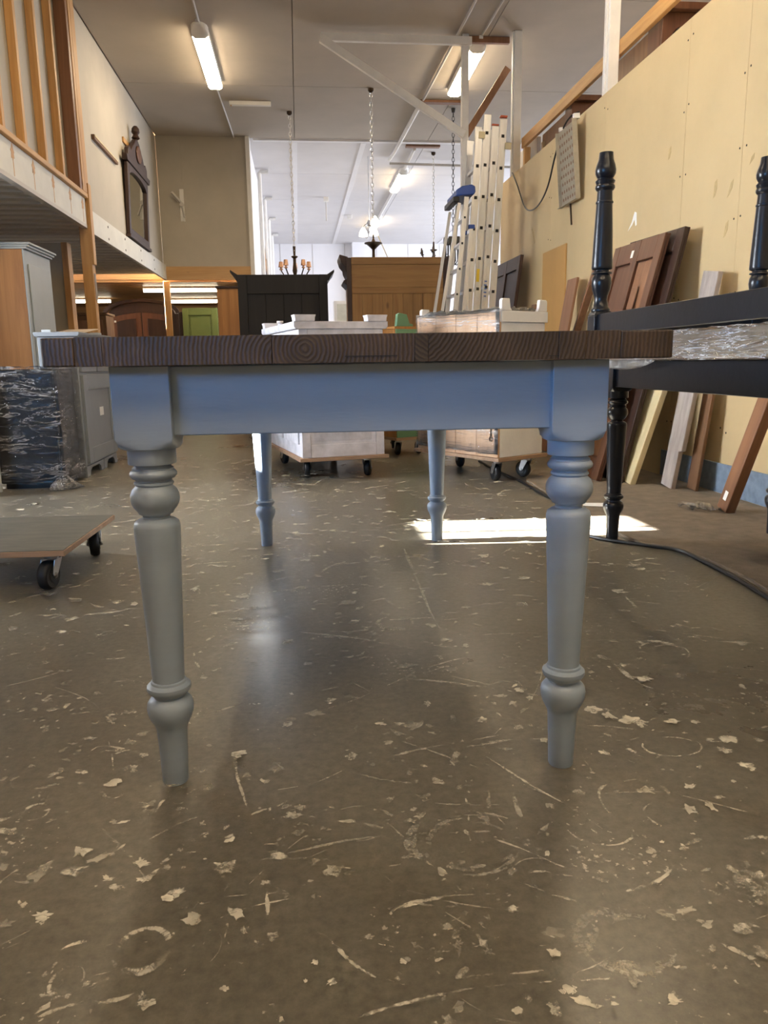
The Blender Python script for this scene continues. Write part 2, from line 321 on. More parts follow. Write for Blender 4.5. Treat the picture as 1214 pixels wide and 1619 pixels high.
def B(*a, T=None): return MB().box(*a, T=T)
def thing(name, label, cat, loc=(0,0,0), rz=0.0, group=None, rot=None):
    o = bpy.data.objects.new(name, None); COL.objects.link(o); o.location = loc
    o.rotation_euler = rot if rot else (0, 0, rz); o.empty_display_size = 0.1
    return tag(o, label, cat, group)
def tag(o, label, cat, group=None):
    o['label'] = label; o['category'] = cat
    if group: o['group'] = group
    return o
def struct(name, mb, mat, parent=None, label=None, bevel=0):
    o = mb.build(name, mat, parent, bevel)
    if not parent: o['kind'] = 'structure'
    if label: o['label'] = label
    return o
def dup(o, parent=None):
    c = o.copy(); COL.objects.link(c)
    if parent: c.parent = parent
    for ch in list(o.children): dup(ch, c)
    return c
def TR(x, y, z, rz=0.0): return Matrix.Translation((x, y, z)) @ Matrix.Rotation(rz, 4, 'Z')

# ------------------------------------------------------------------ the hall
CZ = 4.0
floor = struct('floor', B(-8, 9, -5, 23, -0.1, 0), 'floor', label='brown-grey sealed concrete floor with dried paint marks')
# ceiling boards with open joints
ceiling = struct('ceiling', B(-3.55, 9, -4.5, 23, CZ+0.03, CZ+0.13), 'ceil', label='beige board ceiling with joints between the boards')
xs = [-3.54, -1.94, 0.06, 2.06, 4.06, 6.06, 9]; ys = [-4.5, -2.2, 0.3, 2.75, 5.2, 7.6, 10.05, 12.25, 14.4, 16.6, 19.4, 23]
for i in range(len(xs)-1):
    for j in range(len(ys)-1):
        if xs[i+1] < -1.9 and ys[j] > 4: continue
        B(xs[i]+.004, xs[i+1]-.004, ys[j]+.004, ys[j+1]-.004, CZ, CZ+0.029).build('ceiling_board', 'ceil' if ys[j] < 12 else 'ceil_far', ceiling)
for x in (0.06, 1.1, 2.06, 4.06):      # pale cover strips of the far hall's ceiling
    if x != 2.06: B(x-.04, x+.04, 12.4, 22.4, CZ-.012, CZ).build('cover_strip', 'wall_white', ceiling)
B(-0.55, 6, 12.28, 12.36, CZ-.02, CZ).build('cover_strip', 'wall_white', ceiling)

# right partition: ochre sheets with screw heads
WR, WT = 2.28, 2.62
wall_right = struct('wall_right', B(WR+.012, WR+.10, -4.4, 8.72, 0, WT), 'wall_yellow', label='ochre yellow board partition on the right with mezzanine behind it')
edges = [-4.4, -2.2, -0.35, 1.5, 2.72, 3.94, 4.56, 5.78, 7.0, 8.72]
for a, b in zip(edges, edges[1:]):
    p = B(WR, WR+.0115, a+.0012, b-.0012, 0.0, WT).build('wall_sheet', 'wall_yellow', wall_right)
    if b > 2:
        s = MB()
        for y in (a+.03, b-.03):
            for k in range(7):
                s.lathe([(0, .006), (.0015, .005)], 6, Matrix.Translation((WR, y+random.uniform(-.006, .006), .35+k*.36+random.uniform(-.02, .02))) @ Matrix.Rotation(-math.pi/2, 4, 'Y'))
        o = s.build('screw_heads', 'hole', p); o['kind'] = 'stuff'
def scuff(y, z, pts, mat): MB().prism([(y+a, z+b) for a, b in pts], 'x', WR-.0012, WR-.0002).build('scuff', mat, wall_right)
scuff(5.206, 1.64, [(.10, -.05), (.04, .0), (.0, .06), (-.03, .05), (-.04, -.03), (-.02, -.035), (-.005, .01), (.03, -.02)], 'sticker')
for y, z, L, sl in ((4.19, 1.63, .07, .02), (4.05, 1.60, .06, .045), (4.06, 1.40, .06, .03), (3.86, 1.70, .025, .03), (4.75, 1.95, .05, .02), (7.45, 1.90, .14, -.08), (3.7, 1.5, .04, .02)):
    scuff(y, z, [(-.012, -L/2), (.006, -L/2-.01), (.02-sl, L/2), (-.004-sl, L/2+.012), (-.016-sl*.5, 0)], 'scuffed')
struct('baseboard_right', B(WR-.012, WR-.0005, 1.2, 4.62, 0.005, 0.165), 'blueskirt', label='mottled blue-grey skirting along the ochre partition')
struct('trim_1', B(WR+.013, 6.5, -4.4, 8.72, 2.42, 2.55), 'deck', label='upper floor slab behind the ochre partition')
# left: near outer wall with a slot window that lets the sun streak in, and a strip window
LX = -3.4
w = MB()
w.box(LX-.15, LX, -4.4, -2.7, 0, CZ); w.box(LX-.15, LX, -2.7, -0.1, 1.75, CZ); w.box(LX-.15, LX, -2.7, -0.1, 0, 1.35)
w.box(LX-.15, LX, -0.1, 3.33, 0, CZ); w.box(LX-.15, LX, 3.33, 3.80, 0, 1.83); w.box(LX-.15, LX, 3.33, 3.80, 2.35, CZ); w.box(LX-.15, LX, 3.80, 3.85, 0, CZ); w.box(LX-.15, LX, 3.85, 5.05, 0, 1.0); w.box(LX-.15, LX, 3.85, 5.05, 2.0, CZ); w.box(LX-.15, LX, 5.05, 12.2, 0, CZ)
struct('wall_left', w, 'wall_beige', label='beige outer wall on the left, outside the frame')
wf = B(LX-.10, LX-.06, 3.545, 3.575, 1.83, 2.35)
struct('window_1', wf, 'white_paint', label='narrow slot window mullion')
struct('window_2', B(LX-.08, LX-.07, 3.85, 5.05, 1.0, 2.0), 'fixture', label='frosted side window on the left, outside the frame')
struct('wall_rear', B(LX, 6.5, -4.55, -4.4, 0, CZ), 'wall_beige', label='beige wall behind the camera')
struct('wall_outer_right', B(6.5, 6.62, -4.4, 12.3, 0, CZ), 'wall_beige', label='beige outer wall beyond the mezzanine')
# upper left wall over the mezzanine edge and the back wall
wl = struct('wall_left_upper', B(-2.06, -1.95, 7.86, 12.2, 2.2, CZ), 'wall_beige', label='beige upper wall on the left carrying the mirror')
struct('wall_back', B(-1.9495, -0.66, 12.2, 12.4, 2.18, CZ), 'wall_beige', label='beige back wall left of the opening')
struct('trim_2', B(-1.945, -1.60, 12.185, 12.1995, 2.18, CZ-.001), 'wall_beige', label='slightly proud wall board in the back left corner')
struct('trim_3', B(-0.66, -0.60, 12.15, 12.45, 1.6, CZ-.001), 'white_paint', label='white edge board of the opening in the back wall')
# far hall
struct('wall_far', B(-0.7, 8.2, 22.5, 22.65, 0, CZ), 'wall_white', label='white far wall of the hall behind')
struct('wall_far_left', B(-0.74, -0.62, 12.46, 22.5, 0, CZ), 'wall_white', label='white left wall of the hall behind')
w = MB(); w.box(8.2, 8.35, 12.3, 22.5, 0, 1.0); w.box(8.2, 8.35, 12.3, 22.5, 3.7, CZ); w.box(8.2, 8.35, 12.3, 13.3, 1, 3.7); w.box(8.2, 8.35, 20.7, 22.5, 1, 3.7)
struct('wall_far_right', w, 'wall_white', label='white right wall of the hall behind with a window band')
struct('trim_4', B(1.60, 1.95, 22.2, 22.5, 0, CZ), 'wall_white', label='white pilaster on the far wall')
for k in range(9):
    struct('trim_%d' % (20+k), B(-.4+k*.9, -.39+k*.9, 22.49, 22.4995, 0, CZ), 'deck', label='thin panel joint on the far wall')
# area under the back wall: slatted timber ceiling
lowc = struct('ceiling_low', B(-6.5, -0.75, 12.45, 17.4, 2.02, 2.12), 'slat', label='low timber ceiling behind the opening under the back wall')
for k in range(22):
    B(-6.5, -0.75, 12.46+k*.224, 12.46+k*.224+.19, 1.985, 2.0195).build('ceiling_slat', 'slat', lowc)
struct('wall_low_back', B(-6.5, -0.75, 17.4, 17.5, 0, 2.12), 'slat', label='dark timber wall at the end of the low room')
struct('wall_low_left', B(-6.6, -6.5, 12.2, 17.5, 0, 2.2), 'slat')
struct('wall_low_front', B(-6.5, -3.55, 12.2, 12.3, 0, 2.2), 'wall_beige')
# partition under the mezzanine
struct('wall_partition', B(-3.4, -2.36, 8.5, 8.58, 0, 1.98), 'wall_beige', label='grey-beige partition below the mezzanine')
struct('trim_5', B(-2.36, -2.30, 8.47, 8.61, 0, 1.98), 'pine', label='timber edge of the partition below the mezzanine')

# ------------------------------------------------------------------ mezzanine on the left
d = MB(); prof = [(5.2, 2.075)]; y = 5.2
while y < 12.0:
    prof += [(y+.10, 2.075), (y+.125, 2.135), (y+.205, 2.135), (y+.23, 2.075)]; y += .23
prof += [(12.19, 2.075), (12.19, 2.19), (5.2, 2.19)]
d.prism(prof, 'x', -3.39, -2.0)
tag(d.build('mezzanine_deck', 'deck', smooth=False), 'grey ribbed steel deck forming the underside of the left mezzanine', 'deck')
fb = thing('mezzanine_fascia', 'chalky white fascia board below the timber studs with bare wood patches', 'beam', (-1.93, 0, 0))
B(-.02, .02, 5.2, 7.76, 2.03, 2.262).build('board', 'fascia', fb, .003)
B(-.03, .022, 5.2, 7.76, 2.0, 2.03).build('lower_strip', 'deck', fb)
for yc in (5.9, 6.33, 6.8, 7.27, 7.66):
    h = random.uniform(.0, .012)
    B(.0201, .0215, yc-.004, yc+.006, 2.04, 2.16).build('bare_wood_streak', 'pine', fb)
    MB().prism([(yc-.03, 2.15), (yc-.012, 2.162), (yc-.005, 2.14), (yc+.01, 2.15), (yc+.014, 2.165), (yc+.03, 2.16), (yc+.024, 2.19), (yc+.036, 2.20), (yc+.018, 2.225), (yc+.006, 2.252+h), (yc-.016, 2.225), (yc-.036, 2.205), (yc-.024, 2.19)], 'x', .0201, .0218).build('bare_wood_patch', 'pine', fb)
rb = thing('mezzanine_rear_beam', 'long white beam below the beige wall running to the back corner', 'beam', (-1.93, 0, 0))
B(-.018, .02, 7.9, 12.18, 1.985, 2.199).build('board', 'fascia', rb, .003)
for yy in (8.6, 9.4, 10.3, 11.2):
    for zz in (2.03, 2.15):
        MB().lathe([(0, .012), (.004, .012)], 8, Matrix.Translation((.02, yy, zz)) @ Matrix.Rotation(math.pi/2, 4, 'Y')).build('bolt', 'darkmetal', rb)
sw = thing('stud_wall', 'timber stud wall standing on the left mezzanine edge', 'stud wall', (-1.93, 0, 0))
B(-.055, .05, 5.2, 7.76, 2.264, 2.304).build('bottom_plate', 'pine_y', sw, .004)
B(-.068, -.056, 5.2, 7.76, 2.264, CZ-.001).build('back_board', 'wall_beige', sw)
for yc in (5.38, 5.84, 6.28, 6.76, 7.22):
    B(-.055, .005, yc-.026, yc+.026, 2.305, CZ-.002).build('stud', 'pine', sw, .003)
for yc in (7.57, 7.64, 7.71):
    B(-.055, .045+.006*(yc > 7.6), yc-.032, yc+.032, 2.305, CZ-.002).build('stud', 'mahog_l' if yc < 7.6 else 'pine', sw, .003)
tp = thing('timber_post', 'tall pine post at the end of the left mezzanine stud wall', 'post', (-1.945, 7.82, 0))
B(-.045, .05, -.05, .05, 0, CZ-.002).build('post', 'pine', tp, .004)
B(.051, .07, -.045, .045, 1.68, 2.4).build('splice_board', 'pine', tp, .003)
B(.051, .056, -.02, .03, 1.35, 1.6).build('stain_patch', 'greyplank', tp)
tag(B(-1.949, -.62, 12.17, 12.1995, 1.985, 2.179).build('timber_header', 'pine_x', None, .004), 'pine header beam under the beige back wall', 'beam')
tag(B(-1.99, -1.90, 12.31, 12.40, 0, 1.984).build('timber_post', 'pine', None, .004), 'short pine post under the back left corner', 'post')

# white posts, gallows bracket and rail over the ochre partition
def post(x0, x1, y0, y1, z0, z1, label):
    t = thing('white_post', label, 'post', ((x0+x1)/2, (y0+y1)/2, z0), group='white posts on the partition')
    B(x0-(x0+x1)/2, x1-(x0+x1)/2, -(y1-y0)/2, (y1-y0)/2, 0, z1-z0).build('post', 'white_paint', t, .004)
    B(x0-(x0+x1)/2-.012, x0-(x0+x1)/2-.0005, -.02, .02, 0, z1-z0).build('cover_strip', 'white_paint', t, .002)
post(2.29, 2.37, 8.30, 8.38, WT+.001, CZ-.002, 'white square post on the far end of the ochre partition')
post(2.29, 2.37, 5.80, 5.90, WT+.001, CZ-.002, 'white square post above the middle of the ochre partition')
g = thing('gallows_bracket', 'white timber post with triangular gallows bracket under the ceiling', 'bracket', (1.81, 8.45, 0))
B(-.035, .035, -.035, .035, 0, CZ-.002).build('post', 'white_paint', g, .004)
MB().beam((-1.47, -.04, 3.925), (.06, -.04, 3.925), .05, .075, (0, 0, 1)).build('top_arm', 'white_paint', g, .004)
MB().beam((-1.47, -.066, 3.90), (-.02, -.066, 3.03), .075, .05, (0, 1, 0)).build('diagonal_brace', 'white_paint', g, .004)
MB().beam((.045, .03, 3.965), (.47, .03, 3.965), .05, .06, (0, 0, 1)).build('timber_arm', 'mahog_l', g, .003)
MB().beam((.03, .075, 3.06), (.47, .075, 3.72), .07, .05, (0, 1, 0)).build('timber_brace', 'mahog_l', g, .003)
tag(MB().beam((2.392, 3.2, 2.93), (2.392, 8.29, 2.93), .035, .10).build('timber_rail', 'pine_y', None, .004), 'pine handrail running above the ochre partition', 'rail')
t = thing('rail_post', 'short pine rail post beside the far white post', 'post', (2.42, 8.24, 2.551)); B(-.03, .03, -.03, .03, 0, .328).build('post', 'pine', t, .003)
tag(B(2.46, 2.50, 8.02, 8.70, 2.551, 2.93).build('grey_board', 'deck', None, .003), 'grey board standing behind the far end of the handrail', 'board')
# ceiling strips, conduits
def strip(name, x0, x1, y0, y1, mat, label, z=CZ, h=.03): return tag(B(x0, x1, y0, y1, z-h, z-.0005).build(name, mat, None, .003), label, 'batten')
strip('timber_batten', 1.63, 2.25, 10.42, 10.52, 'mahog_l', 'brown batten on the ceiling behind the right lamp')
strip('timber_batten', 1.76, 2.29, 12.46, 12.56, 'mahog_l', 'brown batten on the ceiling before the far lamp')
def conduit(pts, r, mat, label): return tag(MB().tube(pts, r, 8).build('conduit', mat), label, 'conduit')
conduit([(1.80, 4.0, CZ-.02), (1.69, 10.38, CZ-.02)], .014, 'deck', 'dark conduit along the ceiling left of the right lamp')
conduit([(1.67, 10.56, CZ-.035), (1.62, 12.75, CZ-.035), (1.59, 13.2, CZ-.035)], .03, 'white_paint', 'white pipe on the ceiling behind the gallows bracket')
conduit([(1.60, 13.27, CZ-.085), (4.2, 13.45, CZ-.085)], .02, 'deck', 'grey pipe crossing the far hall ceiling')
conduit([(2.06, 4.0, CZ-.015), (1.98, 8.4, CZ-.015)], .010, 'deck', 'thin cable conduit leading to the right lamp')
conduit([(-.80, 4.0, CZ-.015), (-.84, 8.33, CZ-.015)], .012, 'deck', 'thin conduit leading to the left lamp')
conduit([(-.86, 9.98, CZ-.015), (-.82, 12.19, CZ-.015)], .012, 'deck', 'thin conduit from the left lamp to the back wall')
conduit([(1.91, 12.6, CZ-.03), (1.93, 13.85, CZ-.03)], .025, 'white_paint', 'white pipe leading to the far hall lamp')
conduit([(1.94, 15.5, CZ-.03), (1.94, 21.3, CZ-.03)], .03, 'white_paint', 'white pipe running on behind the far hall lamp')
for y, n in ((14.1, 'nearest'), (16.3, 'second'), (18.5, 'third'), (20.7, 'farthest')):
    conduit([(-.55, y, 1.2), (-.55, y, 3.93), (-.53, y, 3.955), (-.40, y, 3.96)], .035, 'white_paint', '%s white pipe with elbow on the far hall left wall' % n)
tag(B(-.30, -.18, 10.02, 10.12, CZ-.045, CZ-.001).build('junction_box', 'fixture', None, .004), 'small white junction box on the ceiling', 'junction box') if False else None
for (x, y, n) in ((.67, 16.34, 'near'), (1.27, 18.2, 'far')):
    tag(B(x-.05, x+.05, y-.05, y+.05, CZ-.08, CZ-.001).build('ceiling_hook_block', 'fixture', None, .006), 'small %s hook block on the far hall ceiling' % n, 'hook')

# ------------------------------------------------------------------ lamps
def ceiling_lamp(x, y0, y1, label, group='batten lamps on the ceiling', skew=0):
    t = thing('ceiling_lamp', label, 'lamp', (x, y0, CZ-.001), skew, group); L = y1-y0
    e = [(-.085, 0), (.085, 0), (.085, -.05), (-.085, -.05)]
    MB().prism([(-.08, 0), (.08, 0), (.082, -.066), (-.082, -.066)], 'y', .10, L-.02).build('housing', 'fixture', t)
    MB().prism([(-.078, -.0665), (.078, -.0665), (.076, -.082), (.05, -.098), (-.05, -.098), (-.076, -.082)], 'y', .14, L-.02).build('diffuser', 'tube', t)
    c = MB(); rows = [(.0, .02, .02), (.03, .055, .05), (.08, .078, .085), (.139, .084, .102)]
    vs = []
    for yy, hw, hh in rows: vs += [(-hw, yy, 0), (hw, yy, 0), (hw, yy, -hh*.75), (hw*.6, yy, -hh), (-hw*.6, yy, -hh), (-hw, yy, -hh*.75)]
    fs = [tuple(range(6)), tuple(range(23, 17, -1))]+[(r*6+i, r*6+(i+1) % 6, (r+1)*6+(i+1) % 6, (r+1)*6+i) for r in range(3) for i in range(6)]
    c.add(vs, fs).build('end_cap', 'fixture', t)
    B(-.02, .02, -.05, .0, -.03, 0).build('cable_gland', 'fixture', t)
    return t
ceiling_lamp(-.85, 8.32, 9.93, 'lit batten lamp on the ceiling near the left wall')
ceiling_lamp(1.98, 8.50, 10.0, 'lit batten lamp on the ceiling behind the gallows post', skew=R(-1))
ceiling_lamp(1.93, 13.85, 15.4, 'lit batten lamp on the far hall ceiling above the pine wardrobe')
for (x, y) in ((-.85, 3.4), (1.98, 3.6), (.55, -2.0), (-.85, -1.6), (1.98, -1.4), (4.6, 5.0), (4.6, 9.5), (1.93, 18.2), (5.0, 15.0)):  # lamp between the two rows behind the camera added to brighten legs and floor
    ceiling_lamp(x, y, y+1.55, 'batten lamp on the ceiling outside the picture or hidden', 'batten lamps out of view')
t = thing('unlit_batten_lamp', 'unlit slim batten lamp across the ceiling before the back wall', 'lamp', (-.75, 10.63, CZ-.001))
B(0, .52, -.03, .03, -.05, 0).build('housing', 'fixture', t, .006); B(.01, .03, -.022, .022, -.053, -.0505).build('end_cap', 'pine', t)
def low_tube(x0, x1, y, label):
    t = thing('tube_lamp', label, 'lamp', (x0, y, 1.975), group='tube lamps under the low timber ceiling')
    B(0, x1-x0, -.035, .035, -.02, 0).build('housing', 'fixture', t)
    MB().tube([(.01, 0, -.045), (x1-x0-.01, 0, -.045)], .03, 10).build('tube', 'tube_far', t)
low_tube(-2.46, -1.27, 13.2, 'front tube lamp under the low timber ceiling behind the short post')
low_tube(-2.47, -1.50, 15.5, 'rear tube lamp under the low timber ceiling above the green cabinet')
low_tube(-4.18, -3.45, 15.3, 'tube lamp under the low timber ceiling behind the tall pine post')

# ------------------------------------------------------------------ the blue table
TX, TY, TA = 0.1055, 1.2835, R(-2.9)
WS, LS, BK = 0.7069, 1.8174, 0.0463
table = thing('dining_table', 'blue painted dining table with thick dark plank top and turned legs', 'table', (TX, TY, 0), TA)
LEGP = [(0, .0215), (.003, .0228), (.05, .0242), (.104, .0265), (.114, .0305), (.126, .0365), (.136, .0395), (.146, .0403), (.154, .0388), (.161, .0335), (.1645, .0272), (.168, .0266), (.170, .0300), (.1745, .0352), (.180, .0380), (.1855, .0376), (.189, .0335), (.1905, .0305), (.1945, .0300), (.196, .0275), (.297, .0315), (.382, .0348), (.462, .0383), (.472, .0384), (.479, .0365), (.484, .0300), (.4855, .0235), (.489, .0222), (.492, .0240), (.494, .0285), (.4975, .0300), (.505, .0360), (.512, .0392), (.519, .0405), (.526, .0398), (.534, .0368), (.540, .0310), (.5415, .0300), (.5445, .0325), (.5475, .0318), (.549, .0295), (.552, .0300), (.554, .0345), (.558, .0382), (.562, .0386), (.566, .0365), (.568, .0335), (.571, .0338), (.574, .0300), (.577, .0288), (.578, .0385), (.580, .0393), (.603, .0393), (.606, .0393)]
def leg_block(z0, z1, hb):
    """square block whose lower corners are turned away to the round"""
    mb = MB(); n = 32; rows = []
    for z, k in ((z0, .10), (z0+.005, .45), (z0+.011, .78), (z0+.018, 1.0), (z1, 1.0)):
        ring = []
        for i in range(n):
            a = 2*math.pi*i/n; c, s = math.cos(a), math.sin(a)
            sq = hb/max(abs(c), abs(s)); rr = min(sq, hb*1.0+(hb*.42)*k)
            if k >= 1: rr = sq
            ring.append((rr*c, rr*s, z))
        rows.append(ring)
    vs = [p for r in rows for p in r]; fs = [tuple(range(n-1, -1, -1)), tuple(range((len(rows)-1)*n, len(rows)*n))]
    for r in range(len(rows)-1):
        for i in range(n): fs.append((r*n+i, r*n+(i+1) % n, (r+1)*n+(i+1) % n, (r+1)*n+i))
    return mb.add(vs, fs)
def turned_leg(parent, x, y, mat, prof=LEGP, zb=.604, zt=.737, hb=BK, rz=0.0, flip=None, base=0.0):
    m = MB().lathe(prof, 40)
    o = m.build('leg', mat, parent, loc=(x, y, base)); o.rotation_euler = (0, 0, rz)
    b = leg_block(zb, zt, hb).build('leg_block', mat, o, .0015)
    return o
for (x, y) in ((-WS/2, 0), (WS/2, 0), (-WS/2, LS), (WS/2, LS)):
    turned_leg(table, x, y, 'blue')
AZ0, AZ1 = .626, .7365
B(-WS/2+BK-.002, WS/2-BK+.002, -BK+.014, -BK+.042, AZ0, AZ1).build('apron', 'blue', table, .002)
B(-WS/2+BK-.002, WS/2-BK+.002, LS+BK-.042, LS+BK-.014, AZ0, AZ1).build('apron', 'blue', table, .002)
for s in (-1, 1):
    xa, xb = s*(WS/2+BK-.014), s*(WS/2+BK-.042)
    B(min(xa, xb), max(xa, xb), BK-.002, LS-BK+.002, AZ0, AZ1).build('apron', 'blue', table, .002)
# plank top
top_x = [-.4865, -.433, -.392, -.14, .077, .098, .30, .342, .398, .4865]
for i, (a, b) in enumerate(zip(top_x, top_x[1:])):
    j = random.uniform(-.0012, .0012)
    g0 = .0002
    mb = MB()
    if i in (0, 8):     # rounded outer corners
        s = -1 if i == 0 else 1; xo = a if i == 0 else b; xi = b-g0 if i == 0 else a+g0; y0, y1, rr = -.098+j, LS+.098+j, .018
        pts = [(xi, y0)] + [(xo-s*rr+s*rr*math.sin(t), y0+rr-rr*math.cos(t)) for t in [k*math.pi/12 for k in range(7)]] + [(xo-s*rr+s*rr*math.cos(t), y1-rr+rr*math.sin(t)) for t in [k*math.pi/12 for k in range(7)]] + [(xi, y1)]
        mb.prism(pts, 'z', .7374, .7803)
    else: mb.box(a+g0, b-g0, -.098+j, LS+.098+j, .7374, .7803+random.uniform(-.0006, .0006))
    mb.build('plank', 'endgrain', table, .0025 if i in (0, 8) else .0007)
for x0, x1, z in ((-.03, .05, .7465), (.285, .30, .7425)):    # drying cracks in the end grain
    B(x0, x1, -.0985, -.096, z, z+.0014).build('crack', 'hole', table)

# ------------------------------------------------------------------ black tables stacked on the right
BX, BY = 1.252, 2.938
BLEG = [(z, r*1.02) for z, r in LEGP]
bt = thing('black_table', 'black painted table base with turned legs carrying a film-wrapped top', 'table', (BX, BY, .006))
def base_frame(parent, w, l, zap0, zap1, hb):
    """aprons for legs at (0,0), (w,0), (0,-l), (w,-l)"""
    B(hb-.002, w-hb+.002, hb-.035, hb-.012, zap0, zap1).build('apron', 'black', parent, .002)
    B(hb-.002, w-hb+.002, -l-hb+.012, -l-hb+.035, zap0, zap1).build('apron', 'black', parent, .002)
    B(-hb+.012, -hb+.035, -l+hb-.002, -hb+.002, zap0, zap1).build('apron', 'black', parent, .002)
    B(w+hb-.035, w+hb-.012, -l+hb-.002, -hb+.002, zap0, zap1).build('apron', 'black', parent, .002)
for (x, y) in ((0, 0), (.70, 0), (0, -1.75), (.70, -1.75)):
    turned_leg(bt, x, y, 'black', BLEG, .604, .722, .042)
base_frame(bt, .70, 1.75, .622, .7215, .042)
bw = thing('wrapped_tabletop', 'pale wood tabletop wrapped in clear stretch film on the black table', 'tabletop', (1.19, 0, .730))
B(.0, .83, 1.02, 2.985, .002, .088).build('top', 'layered', bw, .004)
fm = MB(); nx = 60
for s in range(1):
    prof = [(-.006, -.001), (-.008, .045), (-.006, .090), (.42, .090), (.836, .090), (.838, .045), (.836, -.001), (.42, -.003)]
    vs = []; fs = []; m = len(prof)
    for k in range(nx+1):
        yy = 1.012+(2.992-1.012)*k/nx
        for (px, pz) in prof: vs.append((px-random.uniform(0, .006), yy, pz+random.uniform(-.0005, .004)))
    for k in range(nx):
        for i in range(m): fs.append((k*m+i, k*m+(i+1) % m, (k+1)*m+(i+1) % m, (k+1)*m+i))
    fs += [tuple(range(m)), tuple(nx*m+i for i in range(m))]
    fm.add(vs, fs)
fm.build('plastic_wrap', 'filmt', bw)
fl = MB(); vs = []; fs = []; n = 24          # loose flap of film hanging below the far corner
for k in range(n+1):
    t = k/n; drop = .035*math.sin(math.pi*min(1, t*1.05))**.6
    yy = 2.985-.55*t
    for q in range(3): vs.append((-.012+random.uniform(-.004, .004)-.004*q, yy, .002-drop*q/2))
for k in range(n):
    for q in range(2): fs.append((k*3+q, k*3+q+1, (k+1)*3+q+1, (k+1)*3+q))
fo = fl.add(vs, fs).build('film_flap', 'filmc', bw); sd = fo.modifiers.new('thick', 'SOLIDIFY'); sd.thickness = .0008
# upturned base
ub = thing('upturned_table_base', 'black table base lying upside down with its turned legs pointing up', 'table', (1.169, 2.945, .8295))
UP = [(.665-z*.665/.737, r) for z, r in reversed([q for q in LEGP])]
ZU = .085
UPROF = [(ZU, .034), (ZU+.006, .036), (ZU+.012, .034), (ZU+.017, .029), (ZU+.045, .024), (ZU+.06, .026), (ZU+.082, .034), (ZU+.105, .038), (ZU+.125, .036), (ZU+.138, .029), (ZU+.142, .038), (ZU+.146, .037), (ZU+.150, .028), (ZU+.155, .027), (ZU+.158, .037), (ZU+.163, .0395), (ZU+.17, .039), (ZU+.30, .034), (ZU+.395, .0295), (ZU+.397, .0325), (ZU+.402, .0325), (ZU+.404, .029), (ZU+.44, .0275), (ZU+.443, .032), (ZU+.450, .0365), (ZU+.458, .036), (ZU+.463, .032), (ZU+.468, .034), (ZU+.475, .0365), (ZU+.481, .032), (ZU+.485, .027), (ZU+.489, .031), (ZU+.50, .037), (ZU+.513, .0385), (ZU+.530, .035), (ZU+.55, .028), (ZU+.572, .0255), (ZU+.575, .0255)]
for (x, y) in ((0, 0), (.66, .03), (0, -1.72), (.66, -1.69)):
    lg = MB().lathe(UPROF, 36).build('leg', 'black', ub, loc=(x, y, 0))
    bb = MB(); h = .037
    bb.box(-h, h, -h, h, 0, .070); bb.add([(-h, -h, .0701), (h, -h, .0701), (h, h, .0701), (-h, h, .0701), (-h*.8, -h*.8, .086), (h*.8, -h*.8, .086), (h*.8, h*.8, .086), (-h*.8, h*.8, .086)], [(0, 3, 2, 1), (4, 5, 6, 7), (0, 1, 5, 4), (1, 2, 6, 5), (2, 3, 7, 6), (3, 0, 4, 7)])
    bb.build('leg_block', 'black', lg, .002)
base_frame(ub, .66, 1.70, 0, .074, .037)

# ------------------------------------------------------------------ dollies
def caster(parent, x, y, z, rz, R0=.05):
    c = thing('caster', '', '', (x, y, z)); del c['label']; del c['category']; c.parent = parent; c.rotation_euler = (0, 0, rz)
    # one mesh set under the dolly: kept as parts of it
    return c
def add_caster(parent, x, y, top, rz, r=.05, k=1.0):
    """caster built in the frame of its dolly: fork is the part, wheel and axle its sub-parts"""
    T = Matrix.Translation((x, y, 0)) @ Matrix.Rotation(rz, 4, 'Z')
    f = MB()
    f.box(-.035, .035, -.035, .035, top-.006, top-.0005, T)
    f.lathe([(top-.022, .024), (top-.006, .028)], 16, T)
    for s in (-1, 1):
        f.prism([(-.024, top-.022), (.024, top-.022), (.03+.012, r+.006), (.03, r-.012), (.016, r-.006)], 'y', s*.024-.002, s*.024+.002, T)
    o = f.build('caster_fork', 'zinc', parent, .001)
    W = T @ Matrix.Translation((.028, 0, r)) @ Matrix.Rotation(math.pi/2, 4, 'X')
    w = MB().lathe([(-.018, r*.62), (-.018, r*.86), (-.014, r*.96), (-.006, r), (.006, r), (.014, r*.96), (.018, r*.86), (.018, r*.62)], 28, W)
    wo = w.build('wheel', 'rubber', o)
    MB().lathe([(-.020, r*.22), (-.020, r*.5), (.020, r*.5), (.020, r*.22)], 20, W).build('hub', 'blackp', o)
    MB().lathe([(-.030, .008), (.030, .008)], 8, W).build('axle', 'zinc', o)
dl = thing('furniture_dolly', 'empty wheeled plywood dolly with worn dark deck on the left floor', 'dolly', (-.79, 2.55, 0), R(-2.2))
B(-.66, 0, 0, .61, .1235, .1425).build('deck', 'ply', dl, .002); B(-.655, -.004, .004, .606, .1426, .1446).build('deck_surface', 'dollytop', dl, .001)
for (x, y, a) in ((-.07, .075, -100), (-.065, .535, -75), (-.58, .07, -120), (-.58, .54, -80)): add_caster(dl, x, y, .1235, R(a))
def small_dolly(name, label, loc, rz, w, l, casters, z=.15):
    t = thing(name, label, 'dolly', loc, rz)
    B(0, w, 0, l, z-.022, z).build('deck', 'ply', t, .002)
    for (x, y, a) in casters: add_caster(t, x, y, z-.022, R(a), .052)
    return t

